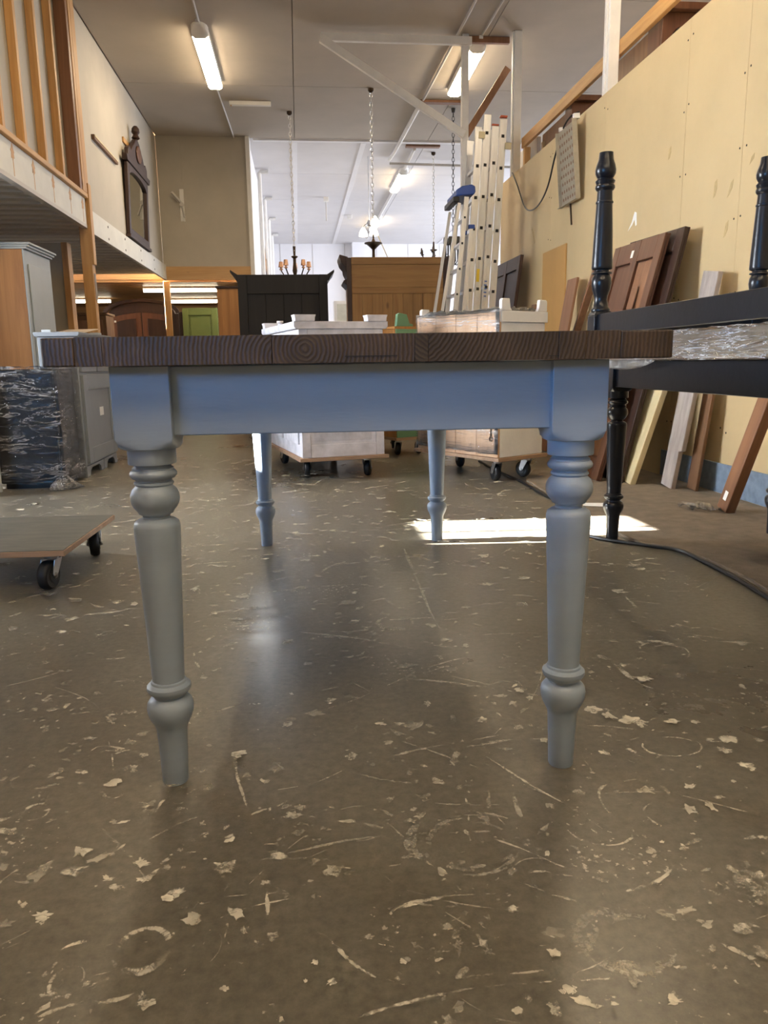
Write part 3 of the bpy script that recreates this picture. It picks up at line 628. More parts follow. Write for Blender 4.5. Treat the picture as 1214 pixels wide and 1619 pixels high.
# ------------------------------------------------------------------ upturned cabinets in the middle
small_dolly('furniture_dolly', 'plywood dolly under the white-washed upturned cabinet', (-.009, 4.77, 0), R(12.5), .585, 1.12, ((.10, .25, 80), (.10, .95, 100), (.47, .12, 60), (.48, 1.0, 70)))
wc = thing('upturned_cabinet', 'white-washed cabinet standing upside down with square plinth blocks on top', 'cabinet', (-.009, 4.77, .151), R(12.5))
B(.02, .56, .03, 1.10, .0, .79).build('body', 'wash', wc, .003)
# front face stiles, rails and raised panel
B(.02, .075, .018, .0295, .0, .79).build('stile', 'wash', wc, .002); B(.505, .56, .018, .0295, .0, .79).build('stile', 'wash', wc, .002)
B(.0755, .5045, .018, .0295, .0, .08).build('rail', 'wash', wc, .002); B(.0755, .5045, .018, .0295, .71, .79).build('rail', 'wash', wc, .002)
MB().add([(.10, .0290, .10), (.48, .0290, .10), (.48, .0290, .69), (.10, .0290, .69), (.14, .016, .14), (.44, .016, .14), (.44, .016, .65), (.14, .016, .65)], [(0, 1, 5, 4), (1, 2, 6, 5), (2, 3, 7, 6), (3, 0, 4, 7), (4, 5, 6, 7), (3, 2, 1, 0)]).build('door_panel', 'wash', wc, .002)
for y0 in (.09, .6): B(.0085, .0195, y0, y0+.42, .08, .70).build('side_panel', 'wash', wc, .002)
MB().prism([(.0, .791), (.58, .791), (.59, .805), (.59, .835), (-.01, .835), (-.01, .805)], 'y', .005, 1.125).build('plinth', 'wash', wc, .002)
for (x, y) in ((.0, .0), (.46, .0), (.0, 1.03), (.46, 1.03)):
    MB().prism([(x, .8355), (x+.12, .8355), (x+.122, .858), (x+.128, .875), (x-.008, .875), (x-.002, .858)], 'y', y, y+.09).build('plinth_block', 'wash', wc, .002)
MB().lathe([(.8355, .02), (.85, .012), (.858, .024), (.868, .022)], 16, Matrix.Translation((.03, .62, 0))).build('knob', 'wash', wc)

small_dolly('furniture_dolly', 'plywood dolly under the film-wrapped raw wood and white cabinet', (1.175, 4.47, 0), R(30), .43, .82, ((.09, .10, 70), (.08, .70, 60), (.34, .09, 95), (.35, .72, 70)), .155)
rc = thing('upturned_cabinet', 'upside-down cabinet with raw plank back and white side wrapped in film', 'cabinet', (1.175, 4.47, .156), R(30))
B(.030, .40, .02, .79, .0, .80).build('body', 'white_cab', rc, .003)
for k in range(4):
    y0 = .022+k*.192; B(.012+random.uniform(0, .003), .0295, y0, y0+.190, .0, .86+random.uniform(-.004, .004)).build('back_plank', 'raw', rc, .002)
MB().prism([(.018, .801), (.412, .801), (.412, .865), (.018, .865)], 'y', .008, .10).build('plinth', 'white_cab', rc, .003)
B(.030, .412, .1005, .79, .801, .845).build('plinth_rim', 'white_cab', rc, .003)
foot = [(.0, .866), (.085, .866), (.072, .885), (.064, .935), (.010, .935), (.0, .925)]
for (ox, s) in ((.022, 1), (.408, -1)):
    MB().prism([(ox+s*p[0], p[1]) for p in foot], 'y', .012, .036).build('bracket_foot', 'white_cab', rc, .003)
    MB().prism([(ox+s*p[0], p[1]-.02) for p in foot], 'y', .75, .775).build('bracket_foot', 'white_cab', rc, .003)
vs = []; fs = []; n = 14
for i in range(n+1):
    for j in range(n+1):
        vs.append((.03+.37*i/n, .05+.72*j/n, .872+random.uniform(-.004, .028)))
for i in range(n):
    for j in range(n): fs.append((i*(n+1)+j, (i+1)*(n+1)+j, (i+1)*(n+1)+j+1, i*(n+1)+j+1))
cf = MB().add(vs, fs).build('crumpled_film', 'filmc', rc); sd = cf.modifiers.new('thick', 'SOLIDIFY'); sd.thickness = .001
vs = []; fs = []; n = 20
for i in range(n+1):
    for j in range(9): vs.append((.008-random.uniform(0, .004), .015+.78*i/n, .02+.86*j/8+random.uniform(-.004, .004)))
for i in range(n):
    for j in range(8): fs.append((i*9+j, (i+1)*9+j, (i+1)*9+j+1, i*9+j+1))
pf = MB().add(vs, fs).build('plastic_wrap', 'filmh', rc); sd = pf.modifiers.new('thick', 'SOLIDIFY'); sd.thickness = .0006; sd.offset = -1
kh = MB().tube([(.010, .075, .20), (.009, .078, .13)], .006, 8); kh.tube([(.009, .078, .13), (.009, .066, .115), (.009, .072, .10), (.009, .086, .10), (.009, .090, .115), (.009, .078, .13)], .005, 6)
kh.build('iron_hook', 'darkmetal', rc)

small_dolly('furniture_dolly', 'plywood dolly under the small green and brown cabinet', (.74, 5.93, 0), R(25), .36, .62, ((.08, .10, 70), (.06, .52, 70), (.29, .10, 80), (.30, .52, 60)))
gc = thing('upturned_cabinet', 'small upside-down cabinet with brown side and green front behind the white-washed one', 'cabinet', (.74, 5.93, .151), R(25))
B(.005, .355, .015, .61, .0, .83).build('body', 'orange', gc, .003); B(.01, .35, .004, .0145, .0, .83).build('front', 'greenp', gc, .002)
MB().prism([(.0, .831), (.20, .831), (.20, .85), (.0, .85)], 'y', .006, .61).build('plinth', 'orange', gc, .002)
MB().prism([(.02, .851), (.17, .851), (.17, .868), (.14, .872), (.115, .94), (.05, .95), (.03, .94)], 'y', .01, .04).build('bracket_foot', 'greenp', gc, .003)
MB().prism([(.01, .851), (.08, .851), (.075, .90), (.015, .90)], 'y', .54, .57).build('bracket_foot', 'greenp', gc, .003)

# ------------------------------------------------------------------ wardrobes behind
bwd = thing('black_wardrobe', 'black wardrobe seen from its panelled back with flaring cornice', 'wardrobe', (-.70, 9.5, 0))
B(.02, 1.08, .03, .55, .0, 1.77).build('body', 'ebony', bwd, .004)
for x0, x1 in ((.02, .125), (.98, 1.08)): B(x0, x1, .0, .0295, .0, 1.77).build('stile', 'ebony', bwd, .004)
B(.1255, .9795, .008, .0295, 1.55, 1.77).build('rail', 'ebony', bwd, .004); B(.1255, .9795, .008, .0295, .0, .12).build('rail', 'ebony', bwd, .004)
for k in range(4): B(.1265+k*.2135, .1265+k*.2135+.211, .019+.003*(k % 2), .0295, .1205, 1.5495).build('back_plank', 'ebony', bwd, .003)
for s, xo in ((-1, .02), (1, 1.08)):
    MB().prism([(xo, 1.70), (xo+s*.02, 1.71), (xo+s*.05, 1.76), (xo+s*.085, 1.80), (xo+s*.085, 1.83), (xo+s*.04, 1.80), (xo, 1.775)], 'y', .04, .62).build('cornice', 'ebony', bwd, .003)
MB().prism([(.55, 1.70), (.62, 1.74), (.66, 1.80), (.66, 1.83), (.55, 1.775)], 'x', .0, 1.10).build('cornice', 'ebony', bwd, .003)
pw = thing('pine_wardrobe', 'honey pine wardrobe seen from its plank back with carved cornice', 'wardrobe', (.555, 8.6, 0))
B(.02, 1.09, .03, .52, .0, 1.845).build('body', 'honey', pw, .004)
for x0, x1 in ((.0, .05), (1.06, 1.10)): B(x0, x1, .004, .0295, .0, 1.845).build('stile', 'walnut', pw, .003)
B(.0505, 1.0595, .006, .0295, 1.775, 1.85).build('rail', 'honey_x', pw, .003)
B(.0505, 1.0595, .014, .0295, 1.536, 1.774).build('panel', 'honey_x', pw, .003)
B(.0505, 1.0595, .008, .0295, 1.47, 1.535).build('rail', 'honey_x', pw, .003)
for k in range(9): B(.0515+k*.112, .0515+k*.112+.1105, .013+.004*(k % 2), .0295, .0, 1.4695).build('back_plank', 'honey', pw, .002)
for s, xo in ((-1, .019), (1, 1.091)):
    MB().prism([(xo, 1.66), (xo+s*.03, 1.72), (xo+s*.035, 1.76), (xo+s*.07, 1.80), (xo+s*.09, 1.86), (xo+s*.09, 1.885), (xo, 1.86)], 'y', .06, .56).build('cornice', 'walnut', pw, .003)
    MB().prism([(xo, 1.55), (xo+s*.05, 1.60), (xo+s*.05, 1.615), (xo+s*.02, 1.63), (xo, 1.63)], 'y', .06, .56).build('moulding', 'walnut', pw, .002)
tag(B(.60, .62, 8.598, 8.604, 1.36, 1.372).build('paper_label', 'sticker'), 'tiny white label on the pine wardrobe back', 'label') if False else None
# under the low ceiling
ar = thing('arched_armoire', 'dark carved armoire with arched top under the low timber ceiling', 'wardrobe', (-3.05, 13.0, 0))
arc = [(.0, 0), (1.15, 0), (1.15, 1.55)]+[(.575+.52*math.cos(R(a)), 1.55+.20*math.sin(R(a))) for a in range(0, 181, 15)]+[(.0, 1.55)]
MB().prism(arc, 'y', .04, .55).build('body', 'walnut', ar, .004)
for k in range(2):
    x0 = .10+k*.48; x1 = x0+.46
    def edge(x): return 1.50+.17*math.sqrt(max(0, 1-((x-.575)/.56)**2))
    top = [(x1-(x1-x0)*i/8, edge(x1-(x1-x0)*i/8)-.10) for i in range(9)]
    dr = MB().prism([(x0, .15), (x1, .15)]+top, 'y', .02, .0395).build('door', 'mahog', ar, .004)
    top2 = [(x1-.08-(x1-x0-.16)*i/8, edge(x1-.08-(x1-x0-.16)*i/8)-.19) for i in range(9)]
    MB().prism([(x0+.08, .25), (x1-.08, .25)]+top2, 'y', .008, .0195).build('panel', 'walnut', dr, .004)
MB().prism([(.575+.60*math.cos(R(a)), 1.56+.225*math.sin(R(a))) for a in range(0, 181, 12)]+[(.575+.54*math.cos(R(a)), 1.55+.185*math.sin(R(a))) for a in range(180, -1, -12)], 'y', .0, .03).build('cornice', 'walnut', ar, .003)
B(.14, .17, .0165, .0195, 1.42, 1.45).build('label', 'sticker', ar)
for x0, x1 in ((-.06, -.002), (1.152, 1.21)): B(x0, x1, .03, .5, .0, 1.58).build('corner_post', 'walnut', ar, .006)
gn = thing('green_cabinet', 'olive green panelled cabinet under the low timber ceiling', 'cabinet', (-1.78, 12.62, 0))
B(.0, .54, .02, .5, .0, 1.61).build('body', 'olive', gn, .004)
for x0, x1 in ((.0, .09), (.45, .54)): B(x0, x1, .0, .0195, .0, 1.61).build('stile', 'olive', gn, .003)
B(.0905, .4495, .0, .0195, 1.50, 1.61).build('rail', 'olive', gn, .003); B(.0905, .4495, .0, .0195, 0, .1).build('rail', 'olive', gn, .003)
B(.115, .425, .006, .0195, .13, 1.47).build('panel', 'olive', gn, .004)
ow = thing('brown_wardrobe', 'orange-brown wardrobe end beside the black wardrobe', 'wardrobe', (-1.10, 11.3, 0))
B(.0, .40, .0, .55, .0, 1.78).build('body', 'orange', ow, .004); B(-.02, .42, -.02, .57, 1.781, 1.81).build('cornice', 'walnut', ow, .004)
bc = thing('brown_cabinet', 'brown cabinet with rounded top behind the tall pine post', 'cabinet', (-3.36, 11.2, 0))
B(.0, .75, .0, .45, .0, 1.42).build('body', 'clockwood', bc, .004); B(-.02, .77, -.02, .47, 1.421, 1.46).build('cornice', 'clockwood', bc, .012); B(.05, .70, -.012, -.0005, .1, 1.36).build('door', 'mahog_l', bc, .004)
dc = thing('display_cabinet', 'pale display cabinet with glassware between the two wardrobes', 'cabinet', (.72, 15.2, 0))
B(.0, .55, .03, .45, .0, 1.9).build('body', 'white_cab', dc, .004); B(.06, .49, .02, .0295, .9, 1.84).build('pane', 'glass', dc); B(.06, .49, .012, .0295, .1, .82).build('door', 'lightgrey', dc, .004)
for z in (1.15, 1.5): B(.06, .49, .01, .0195, z, z+.02).build('glazing_bar', 'white_cab', dc)

# ------------------------------------------------------------------ left group
pn = thing('tall_wardrobe', 'tall wardrobe with raw orange pine end and light grey front', 'wardrobe', (-2.0, 6.2, 0))
B(-.62, -.012, .0, .62, .0, 1.60).build('body', 'orange', pn, .003)
B(-.0115, .0, .0, .62, .0, 1.60).build('front', 'lightgrey', pn, .002)
for k, (z0, o) in enumerate(((1.601, .02), (1.617, .035), (1.634, .05))): B(-.62, o, -.0, .62+o*.5, z0, z0+.0155).build('cornice', 'lightgrey', pn, .003)
B(.0005, .012, .06, .56, .2, 1.5).build('door', 'lightgrey', pn, .003)
wb = thing('wrapped_cabinet', 'dark cabinet wrapped in shiny clear stretch film on the left', 'cabinet', (-1.66, 4.87, 0))
B(-.18, .19, .0, .40, .035, .725).build('body', 'darkcab', wb, .01); B(-.16, .17, .03, .37, .0, .0345).build('base', 'blackp', wb)
B(-.165, .175, -.006, -.0005, .40, .70).build('drawer_front', 'darkcab', wb, .003); B(-.165, .175, -.006, -.0005, .06, .39).build('drawer_front', 'darkcab', wb, .003)
def crinkle_box(x0, x1, y0, y1, z0, z1, n, amp):
    mb = MB(); m = 4*n
    vs = []; fs = []; rows = 22
    per = [(x0+(x1-x0)*i/n, y0) for i in range(n)]+[(x1, y0+(y1-y0)*i/n) for i in range(n)]+[(x1-(x1-x0)*i/n, y1) for i in range(n)]+[(x0, y1-(y1-y0)*i/n) for i in range(n)]
    cx, cy = (x0+x1)/2, (y0+y1)/2
    for r in range(rows+1):
        z = z0+(z1-z0)*r/rows
        for i, (x, y) in enumerate(per):
            w = .6*math.sin(i*.55+r*1.9)+.4*random.uniform(-1, 1)
            k = 1+amp*abs(w)
            vs.append((cx+(x-cx)*k, cy+(y-cy)*k, z+random.uniform(-.004, .004)))
    for r in range(rows):
        for i in range(m): fs.append((r*m+i, r*m+(i+1) % m, (r+1)*m+(i+1) % m, (r+1)*m+i))
    c = len(vs); vs.append((cx, cy, z1-.002)); fs += [((rows)*m+i, rows*m+(i+1) % m, c) for i in range(m)]
    return mb.add(vs, fs)
crinkle_box(-.20, .21, -.018, .42, .03, .742, 12, .035).build('plastic_wrap', 'filmv', wb)
sk = MB(); vs = []; fs = []          # trailing film on the floor at its corner
for k in range(13):
    a = -1.9+k*.16
    for q in range(4): vs.append((.17+.045*q*math.cos(a)+random.uniform(-.01, .01), .03+.05*q*math.sin(a)+random.uniform(-.01, .01), max(.004, .10-.035*q+random.uniform(-.015, .015))))
for k in range(12):
    for q in range(3): fs.append((k*4+q, (k+1)*4+q, (k+1)*4+q+1, k*4+q+1))
so = sk.add(vs, fs).build('film_skirt', 'filmc', wb); sd = so.modifiers.new('thick', 'SOLIDIFY'); sd.thickness = .0008
sv = thing('wrapped_package', 'silver bubble-wrapped package at the left picture edge', 'package', (-2.0, 4.60, 0))
crinkle_box(-.22, .19, .0, .20, .0, .72, 10, .01).build('wrapping', 'silver', sv); B(-.2, .17, .02, .18, .002, .70).build('body', 'lightgrey', sv)
gk = thing('grey_cabinet', 'slate grey cabinet with drawer, panelled door and bracket feet', 'cabinet', (-1.42, 5.30, 0))
B(-.26, -.02, .0, .86, .075, .93).build('body', 'grey', gk, .003)
MB().prism([(-.27, .931), (.0, .931), (.008, .945), (.008, .96), (-.28, .96), (-.28, .945)], 'y', -.012, .872).build('top', 'grey', gk, .003)
def feet(y0, y1, mat, par):
    MB().prism([(y0, .0), (y0+.07, .0), (y0+.09, .035), (y0+.13, .055), (y1-.13, .055), (y1-.09, .035), (y1-.07, .0), (y1, .0), (y1, .0745), (y0, .0745)], 'x', -.035, -.018).build('plinth', mat, par, .002)
feet(.0, .45, 'grey', gk); feet(.46, .86, 'grey', gk)
MB().prism([(-.26, .0), (-.21, .0), (-.19, .05), (-.10, .05), (-.08, .0), (-.036, .0), (-.036, .0745), (-.26, .0745)], 'y', .002, .02).build('plinth', 'grey', gk, .002)
B(-.25, -.04, .84, .86, .0, .0745).build('plinth', 'grey', gk)
dr = B(-.0195, -.004, .03, .40, .70, .90).build('drawer', 'grey', gk, .003); B(-.0035, -.001, .07, .36, .735, .865).build('drawer_field', 'grey', dr, .002)
MB().lathe([(0, .006), (.008, .005), (.012, .012), (.018, .010)], 12, Matrix.Translation((-.001, .215, .80)) @ Matrix.Rotation(math.pi/2, 4, 'Y')).build('knob', 'darkmetal', dr)
dr2 = B(-.0195, -.004, .44, .83, .70, .90).build('drawer', 'grey', gk, .003)
do = thing('d', 'd', 'd'); bpy.data.objects.remove(do)
d0 = B(-.0195, -.010, .03, .83, .09, .68).build('door', 'grey', gk, .002)
B(-.0095, -.001, .03, .13, .09, .68).build('door_stile', 'grey', d0, .002); B(-.0095, -.001, .72, .83, .09, .68).build('door_stile', 'grey', d0, .002)
B(-.0095, -.001, .1305, .7195, .58, .68).build('door_rail', 'grey', d0, .002); B(-.0095, -.001, .1305, .7195, .09, .19).build('door_rail', 'grey', d0, .002)
B(-.0094, -.007, .42, .52, .39, .45).build('sticker', 'sticker', d0)
MB().lathe([(0, .006), (.008, .005), (.012, .012), (.018, .010)], 12, Matrix.Translation((-.001, .78, .56)) @ Matrix.Rotation(math.pi/2, 4, 'Y')).build('knob', 'darkmetal', d0)
tag(MB().add([(-1.72, 5.72, .962), (-1.46, 5.60, .962), (-1.40, 5.80, .995), (-1.66, 5.95, 1.0), (-1.72, 5.72, .966), (-1.46, 5.60, .966), (-1.40, 5.80, .999), (-1.66, 5.95, 1.004)], [(0, 3, 2, 1), (4, 5, 6, 7), (0, 1, 5, 4), (1, 2, 6, 5), (2, 3, 7, 6), (3, 0, 4, 7)]).build('cardboard_flap', 'carton'), 'bent cardboard flap lying on the grey cabinet', 'cardboard')
for x, y, n in ((-1.64, 5.42, 'front'), (-1.47, 5.95, 'rear')):
    tag(B(x-.03, x+.03, y-.05, y+.05, .961, .978).build('grey_block', 'lightgrey', None, .003), 'small flat grey block on the %s of the grey cabinet top' % n, 'block')

sb = thing('leg_shade_cabinet', 'plain pine cabinet added out of view, behind and left of the camera, to shade the table legs', 'cabinet', (-2.05, -.95, 0))  # unseen, added to keep the strip window's light off the lower table legs
B(0, .85, 0, 1.5, .06, .92).build('body', 'orange', sb, .004); B(-.02, .87, -.02, 1.52, .921, .95).build('top', 'orange', sb, .004)
for y in (.03, .53, 1.03): 
    d_ = B(.8505, .866, y, y+.44, .09, .89).build('door', 'honey', sb, .003); MB().lathe([(0, .006), (.012, .013), (.02, .010)], 12, Matrix.Translation((.866, y+.40, .36)) @ Matrix.Rotation(math.pi/2, 4, 'Y')).build('knob', 'darkmetal', d_)
for x in (.03, .76):
    for y in (.03, 1.41): B(x, x+.06, y, y+.06, 0, .0595).build('foot', 'honey', sb)

# ------------------------------------------------------------------ things on the left and back walls
mi = thing('wall_mirror', 'carved dark wood mirror with crest hanging high on the left wall', 'mirror', (-1.948, 9.70, 2.26), rot=(0, R(2.0), 0))
Wm, Hm = 1.22, .80
for y0, y1, z0, z1 in ((0, .085, 0, Hm), (Wm-.085, Wm, 0, Hm), (.0855, Wm-.0855, 0, .075)): B(.0, .045, y0, y1, z0, z1).build('frame_bar', 'walnut', mi, .008)
MB().prism([(.0855, Hm), (.0855, Hm-.12)]+[(Wm/2-.5*math.cos(R(a)), Hm-.12+.07*math.sin(R(a))) for a in range(0, 181, 20)]+[(Wm-.0855, Hm-.12), (Wm-.0855, Hm)], 'x', 0, .045).build('frame_bar', 'walnut', mi, .004)
B(.008, .016, .08, Wm-.08, .07, Hm-.03).build('mirror_glass', 'mirror', mi)
MB().prism([(-.06, Hm+.001), (Wm+.06, Hm+.001), (Wm+.09, Hm+.07), (-.09, Hm+.07)], 'x', 0, .06).build('cornice', 'walnut', mi, .006)
MB().prism([(-.05, -.04), (Wm+.05, -.04), (Wm+.03, -.001), (-.03, -.001)], 'x', 0, .06).build('base_moulding', 'walnut', mi, .005)
cr = [(.04, Hm+.071), (.06, Hm+.16), (.14, Hm+.20), (.22, Hm+.17), (.30, Hm+.24), (.42, Hm+.30), (.50, Hm+.36), (.61, Hm+.39), (.72, Hm+.36), (.80, Hm+.30), (.92, Hm+.24), (1.0, Hm+.17), (1.08, Hm+.20), (1.16, Hm+.16), (1.18, Hm+.071)]
MB().prism(cr, 'x', .0, .05).build('crest', 'walnut', mi, .008)
MB().prism([(.61+.14*math.cos(R(a)), Hm+.21+.10*math.sin(R(a))) for a in range(0, 360, 24)], 'x', .05, .07).build('rosette', 'mahog', mi, .01)
MB().lathe([(0, .02), (.02, .05), (.06, .03), (.09, .05), (.13, .045), (.16, .02)], 14, Matrix.Translation((.03, .61, Hm+.38))).build('finial', 'walnut', mi)
t = thing('peg_rail', 'short dark timber batten on the left wall before the mirror', 'batten', (-1.949, 8.38, 2.96)); B(.0, .03, 0, 1.02, -.02, .025).build('batten', 'clockwood', t, .003); B(.0305, .034, 0.01, 1.01, .005, .02).build('moulding', 'cream_board', t)
t = thing('wall_batten', 'small pale timber offcut on the left wall above the mirror', 'batten', (-1.949, 9.86, 3.33)); B(.0, .02, 0, .32, -.03, .03).build('batten', 'pine_y', t, .003)
wk = thing('wall_bracket', 'white bar with grey metal bracket on the back wall', 'bracket', (-1.62, 12.198, 2.82))
B(-.03, .03, -.02, .0, .0, .45).build('bar', 'fixture', wk, .003)
MB().beam((.0, -.03, .24), (-.12, -.16, .38), .025, .03).build('arm', 'deck', wk, .003); MB().beam((.0, -.03, .22), (.04, -.12, .04), .02, .025).build('arm', 'deck', wk, .003)
MB().lathe([(-.03, .03), (.03, .03)], 12, Matrix.Translation((0, -.035, .23)) @ Matrix.Rotation(math.pi/2, 4, 'X')).build('pivot', 'deck', wk)
t = thing('leaning_panel', 'brown wooden panel with pointed top on the far hall left wall', 'panel', (-.60, 14.9, 1.9))
MB().prism([(0, 0), (1.3, 0), (1.3, .9), (1.1, .75), (.9, .95), (.6, 1.0), (.25, 1.35), (.0, .9)], 'x', 0, .04).build('board', 'honey', t, .004)
MB().prism([(.15, .05), (1.15, .05), (1.15, .6), (.15, .6)], 'x', .0405, .05).build('inset', 'walnut', t, .004)

# chandeliers
def chain(parent, x, y, z0, z1, mat, r=.016, step=.05):
    n = int((z1-z0)/step); mb = MB()
    for k in range(n):
        z = z0+(k+.5)*(z1-z0)/n; pts = []
        for i in range(9):
            a = 2*math.pi*i/8; u, v = r*math.cos(a), step*.62*math.sin(a)
            pts.append((x+(u if k % 2 else 0), y+(0 if k % 2 else u), z+v))
        mb.tube(pts, .0045, 4)
    o = mb.build('chain', mat, parent); return o
def chandelier(name, label, x, y, zb, hub, mat, arms=5, arm_r=.28, cmat='zinc', cups=None, az=-.22):
    t = thing(name, label, 'chandelier', (x, y, zb))
    chain(t, 0, 0, .20, CZ-zb-.05, cmat)
    MB().lathe([(CZ-zb-.05, .012), (CZ-zb-.03, .035), (CZ-zb-.001, .035)], 12).build('ceiling_hook', 'darkmetal', t)
    MB().lathe(hub, 18).build('hub', mat, t)
    for k in range(arms):
        a = 2*math.pi*k/arms+.3; c, s = math.cos(a), math.sin(a)
        pts = [(c*q*arm_r, s*q*arm_r, az*(1 if q else .4)-.12*math.sin(math.pi*q)*(1.2-q)+.10*q*q) for q in [i/8 for i in range(9)]]
        o = MB().tube(pts, .009, 6).build('arm', mat, t)
        cm = cups or mat
        MB().lathe([(0, .012), (.012, .026), (.02, .026), (.022, .014), (.04, .014), (.041, .036), (.115, .026)] if cups else [(0, .012), (.012, .03), (.02, .03), (.022, .016), (.085, .012), (.09, .010)], 12, Matrix.Translation((c*arm_r, s*arm_r, az+.102))).build('candle_cup', cm, o)
    return t
HUB = [(-.16, .008), (-.14, .03), (-.10, .045), (-.06, .02), (.0, .018), (.03, .02), (.06, .05), (.09, .085), (.10, .115), (.11, .115), (.115, .03), (.16, .012), (.21, .010)]
chandelier('chandelier', 'bronze chandelier hanging on a long chain behind the pine wardrobe', .995, 10.07, 2.10, HUB, 'darkmetal', 5, .28, 'zinc', None, -.34)
HUB2 = [(-.10, .01), (-.06, .04), (.0, .02), (.05, .025), (.07, .06), (.08, .06), (.085, .02), (.20, .014)]
chandelier('chandelier', 'bronze scroll-armed chandelier on a pale chain left of the ladders', 2.26, 12.9, 2.44, HUB2, 'darkmetal', 6, .22, 'fixture', None, -.10)
chandelier('chandelier', 'chandelier with peach candle shades above the black wardrobe', .0, 11.0, 2.02, [(-.10, .02), (-.04, .035), (.04, .02), (.12, .022), (.14, .045), (.15, .045), (.16, .015), (.26, .02), (.28, .02)], 'darkmetal', 5, .20, 'fixture', 'candle', -.13)
t = thing('black_chandelier', 'black candle chandelier beside the step ladder', 'chandelier', (2.09, 10.75, 2.02))
chain(t, .06, 0, .46, CZ-2.02-.05, 'blackp'); MB().lathe([(CZ-2.02-.05, .02), (CZ-2.02-.001, .03)], 10, TR(.06, 0, 0)).build('ceiling_hook', 'blackp', t)
MB().lathe([(0, .02), (.10, .02), (.30, .015), (.47, .008)], 12, TR(.06, 0, 0)).build('stem', 'blackp', t)
for k in range(6):
    a = math.pi*k/3; c, s = math.cos(a)*.10+.06, math.sin(a)*.10
    o = MB().tube([(.06, 0, .05), ((c+.06)/2, s/2, .0), (c, s, .06)], .008, 6).build('arm', 'blackp', t)
    MB().lathe([(.06, .012), (.27, .012), (.275, .035), (.34, .032), (.36, .026)], 10, TR(c, s, 0)).build('candle', 'blackp', o)
t = thing('lit_pendant', 'lit pendant with white tulip glass shades in the far hall', 'pendant', (1.24, 13.2, 2.86))
MB().tube([(0, 0, .16), (0, 0, CZ-2.86-.001)], .008, 6).build('rod', 'zinc', t); MB().lathe([(.06, .05), (.10, .06), (.16, .02)], 12).build('hub', 'zinc', t)
for (x, y, z) in ((-.10, 0, -.07), (.08, .05, -.05), (.09, -.05, .10)):
    o = MB().tube([(0, 0, .10), (x*.7, y*.7, .09+max(0, z)), (x, y, z+.13)], .008, 6).build('arm', 'zinc', t)
    MB().lathe([(-.02, .075), (.02, .07), (.06, .055), (.10, .03), (.12, .012)], 14, TR(x, y, z)).build('shade', 'bulb', o)
MB().tube([(.10, .02, .02), (.30, .02, -.42)], .008, 6).build('loose_rod', 'cream_board', t)
tag(MB().tube([(.67, 16.34, CZ-.09), (.67, 16.34, 3.55)], .012, 6).build('hanging_rod', 'deck'), 'thin rod hanging from the near hook block in the far hall', 'rod')

# ------------------------------------------------------------------ ladders
la = thing('extension_ladder', 'tall aluminium extension ladder of four nested sections leaning at the partition end', 'ladder', (1.585, 7.62, .0), rot=(0, R(3.1), 0))
HL = 3.02
secs = [(.0, .0, HL-.14), (.078, .02, HL), (.156, .0, HL-.10), (.234, .02, HL-.02)]
for i, (x, dy, L) in enumerate(secs):
    for y in (dy, dy+.38):
        st = MB().prism([(x, y), (x+.068, y), (x+.068, y+.005), (x+.064, y+.025), (x+.004, y+.025), (x, y+.005)], 'z', .01 if x == 0 else .012, L).build('stile', 'alu', la, .001)
        if y == dy: B(x+.026, x+.042, y-.002, y-.0001, .02, L-.03).build('rib', 'alu', st)
        B(x-.002, x+.070, y-.003, y+.027, .0, .05).build('foot_pad', 'blackp', st)
    rg = 0
    for k in range(10):
        z = .26+k*.285+(i % 3)*.018
        if z > L-.06: break
        rung = B(x+.019, x+.049, dy-.004, dy+.40, z, z+.03).build('rung', 'alu', la)
        B(x+.020, x+.048, dy-.006, dy-.0041, z+.001, z+.029).build('rung_opening', 'hole', rung)
for i, z in ((2, HL-.10), (3, HL-.02)):
    x = secs[i][0]; B(x-.004, x+.062, -.01, .02+secs[i][1], z+.0005, z+.016).build('red_end_cap', 'red', la, .003)
for x in (.03, .29): B(x, x+.06, -.012, .005, HL-.30 if x > .1 else HL-.22, HL-.24 if x > .1 else HL-.16).build('pale_guide', 'cream_board', la, .003)
B(.092, .120, .0135, .0165, 1.50, 1.62).build('yellow_sticker', 'yellow', la)
for k in range(5): B(.170+random.uniform(-.004, .004), .195, -.0075, -.0065, 1.36+k*.035, 1.372+k*.035).build('blue_writing', 'ink', la)
sl = thing('step_ladder', 'aluminium step ladder with blue top cap standing before the extension ladder', 'ladder', (1.19, 7.06, 0))
sl.scale = (.915, .915, .915)
def stile(par, p0, p1, w=.055, d=.022, mat='alu', name='stile'): return MB().beam(p0, p1, w, d, (0, 1, 0)).build(name, mat, par, .001)
for y in (0, .42):
    s0 = -1 if y == 0 else 1; yy = y
    a = stile(sl, (.135, yy, .0), (.375, yy, 2.36), .045); stile(sl, (-.08, yy+s0*.02, .0), (.30, yy+s0*.02, 2.30), .030, .02, name='rear_stile')
    stile(sl, (.235, yy-s0*.03, .0), (.43, yy-s0*.03, 2.08), .035, .02, name='inner_stile')
    MB().beam((.02, yy+s0*.034, 1.05), (.30, yy+s0*.034, 1.25), .02, .006, (0, 1, 0)).build('strut', 'alu', sl)
    B(.40, .465, yy-s0*.03-.014, yy-s0*.03+.014, 2.07, 2.11).build('blue_cap', 'bluep', sl, .006)
for k in range(9):
    z = .25+k*.24; x = .135+.24*z/2.36
    MB().beam((x, .012, z), (x, .408, z), .05, .022, (0, 0, 1)).build('step', 'alu', sl, .001); 
    B(x-.008, x+.010, -.0135, -.0115, z-.01, z+.01).build('rivet', 'hole', sl)
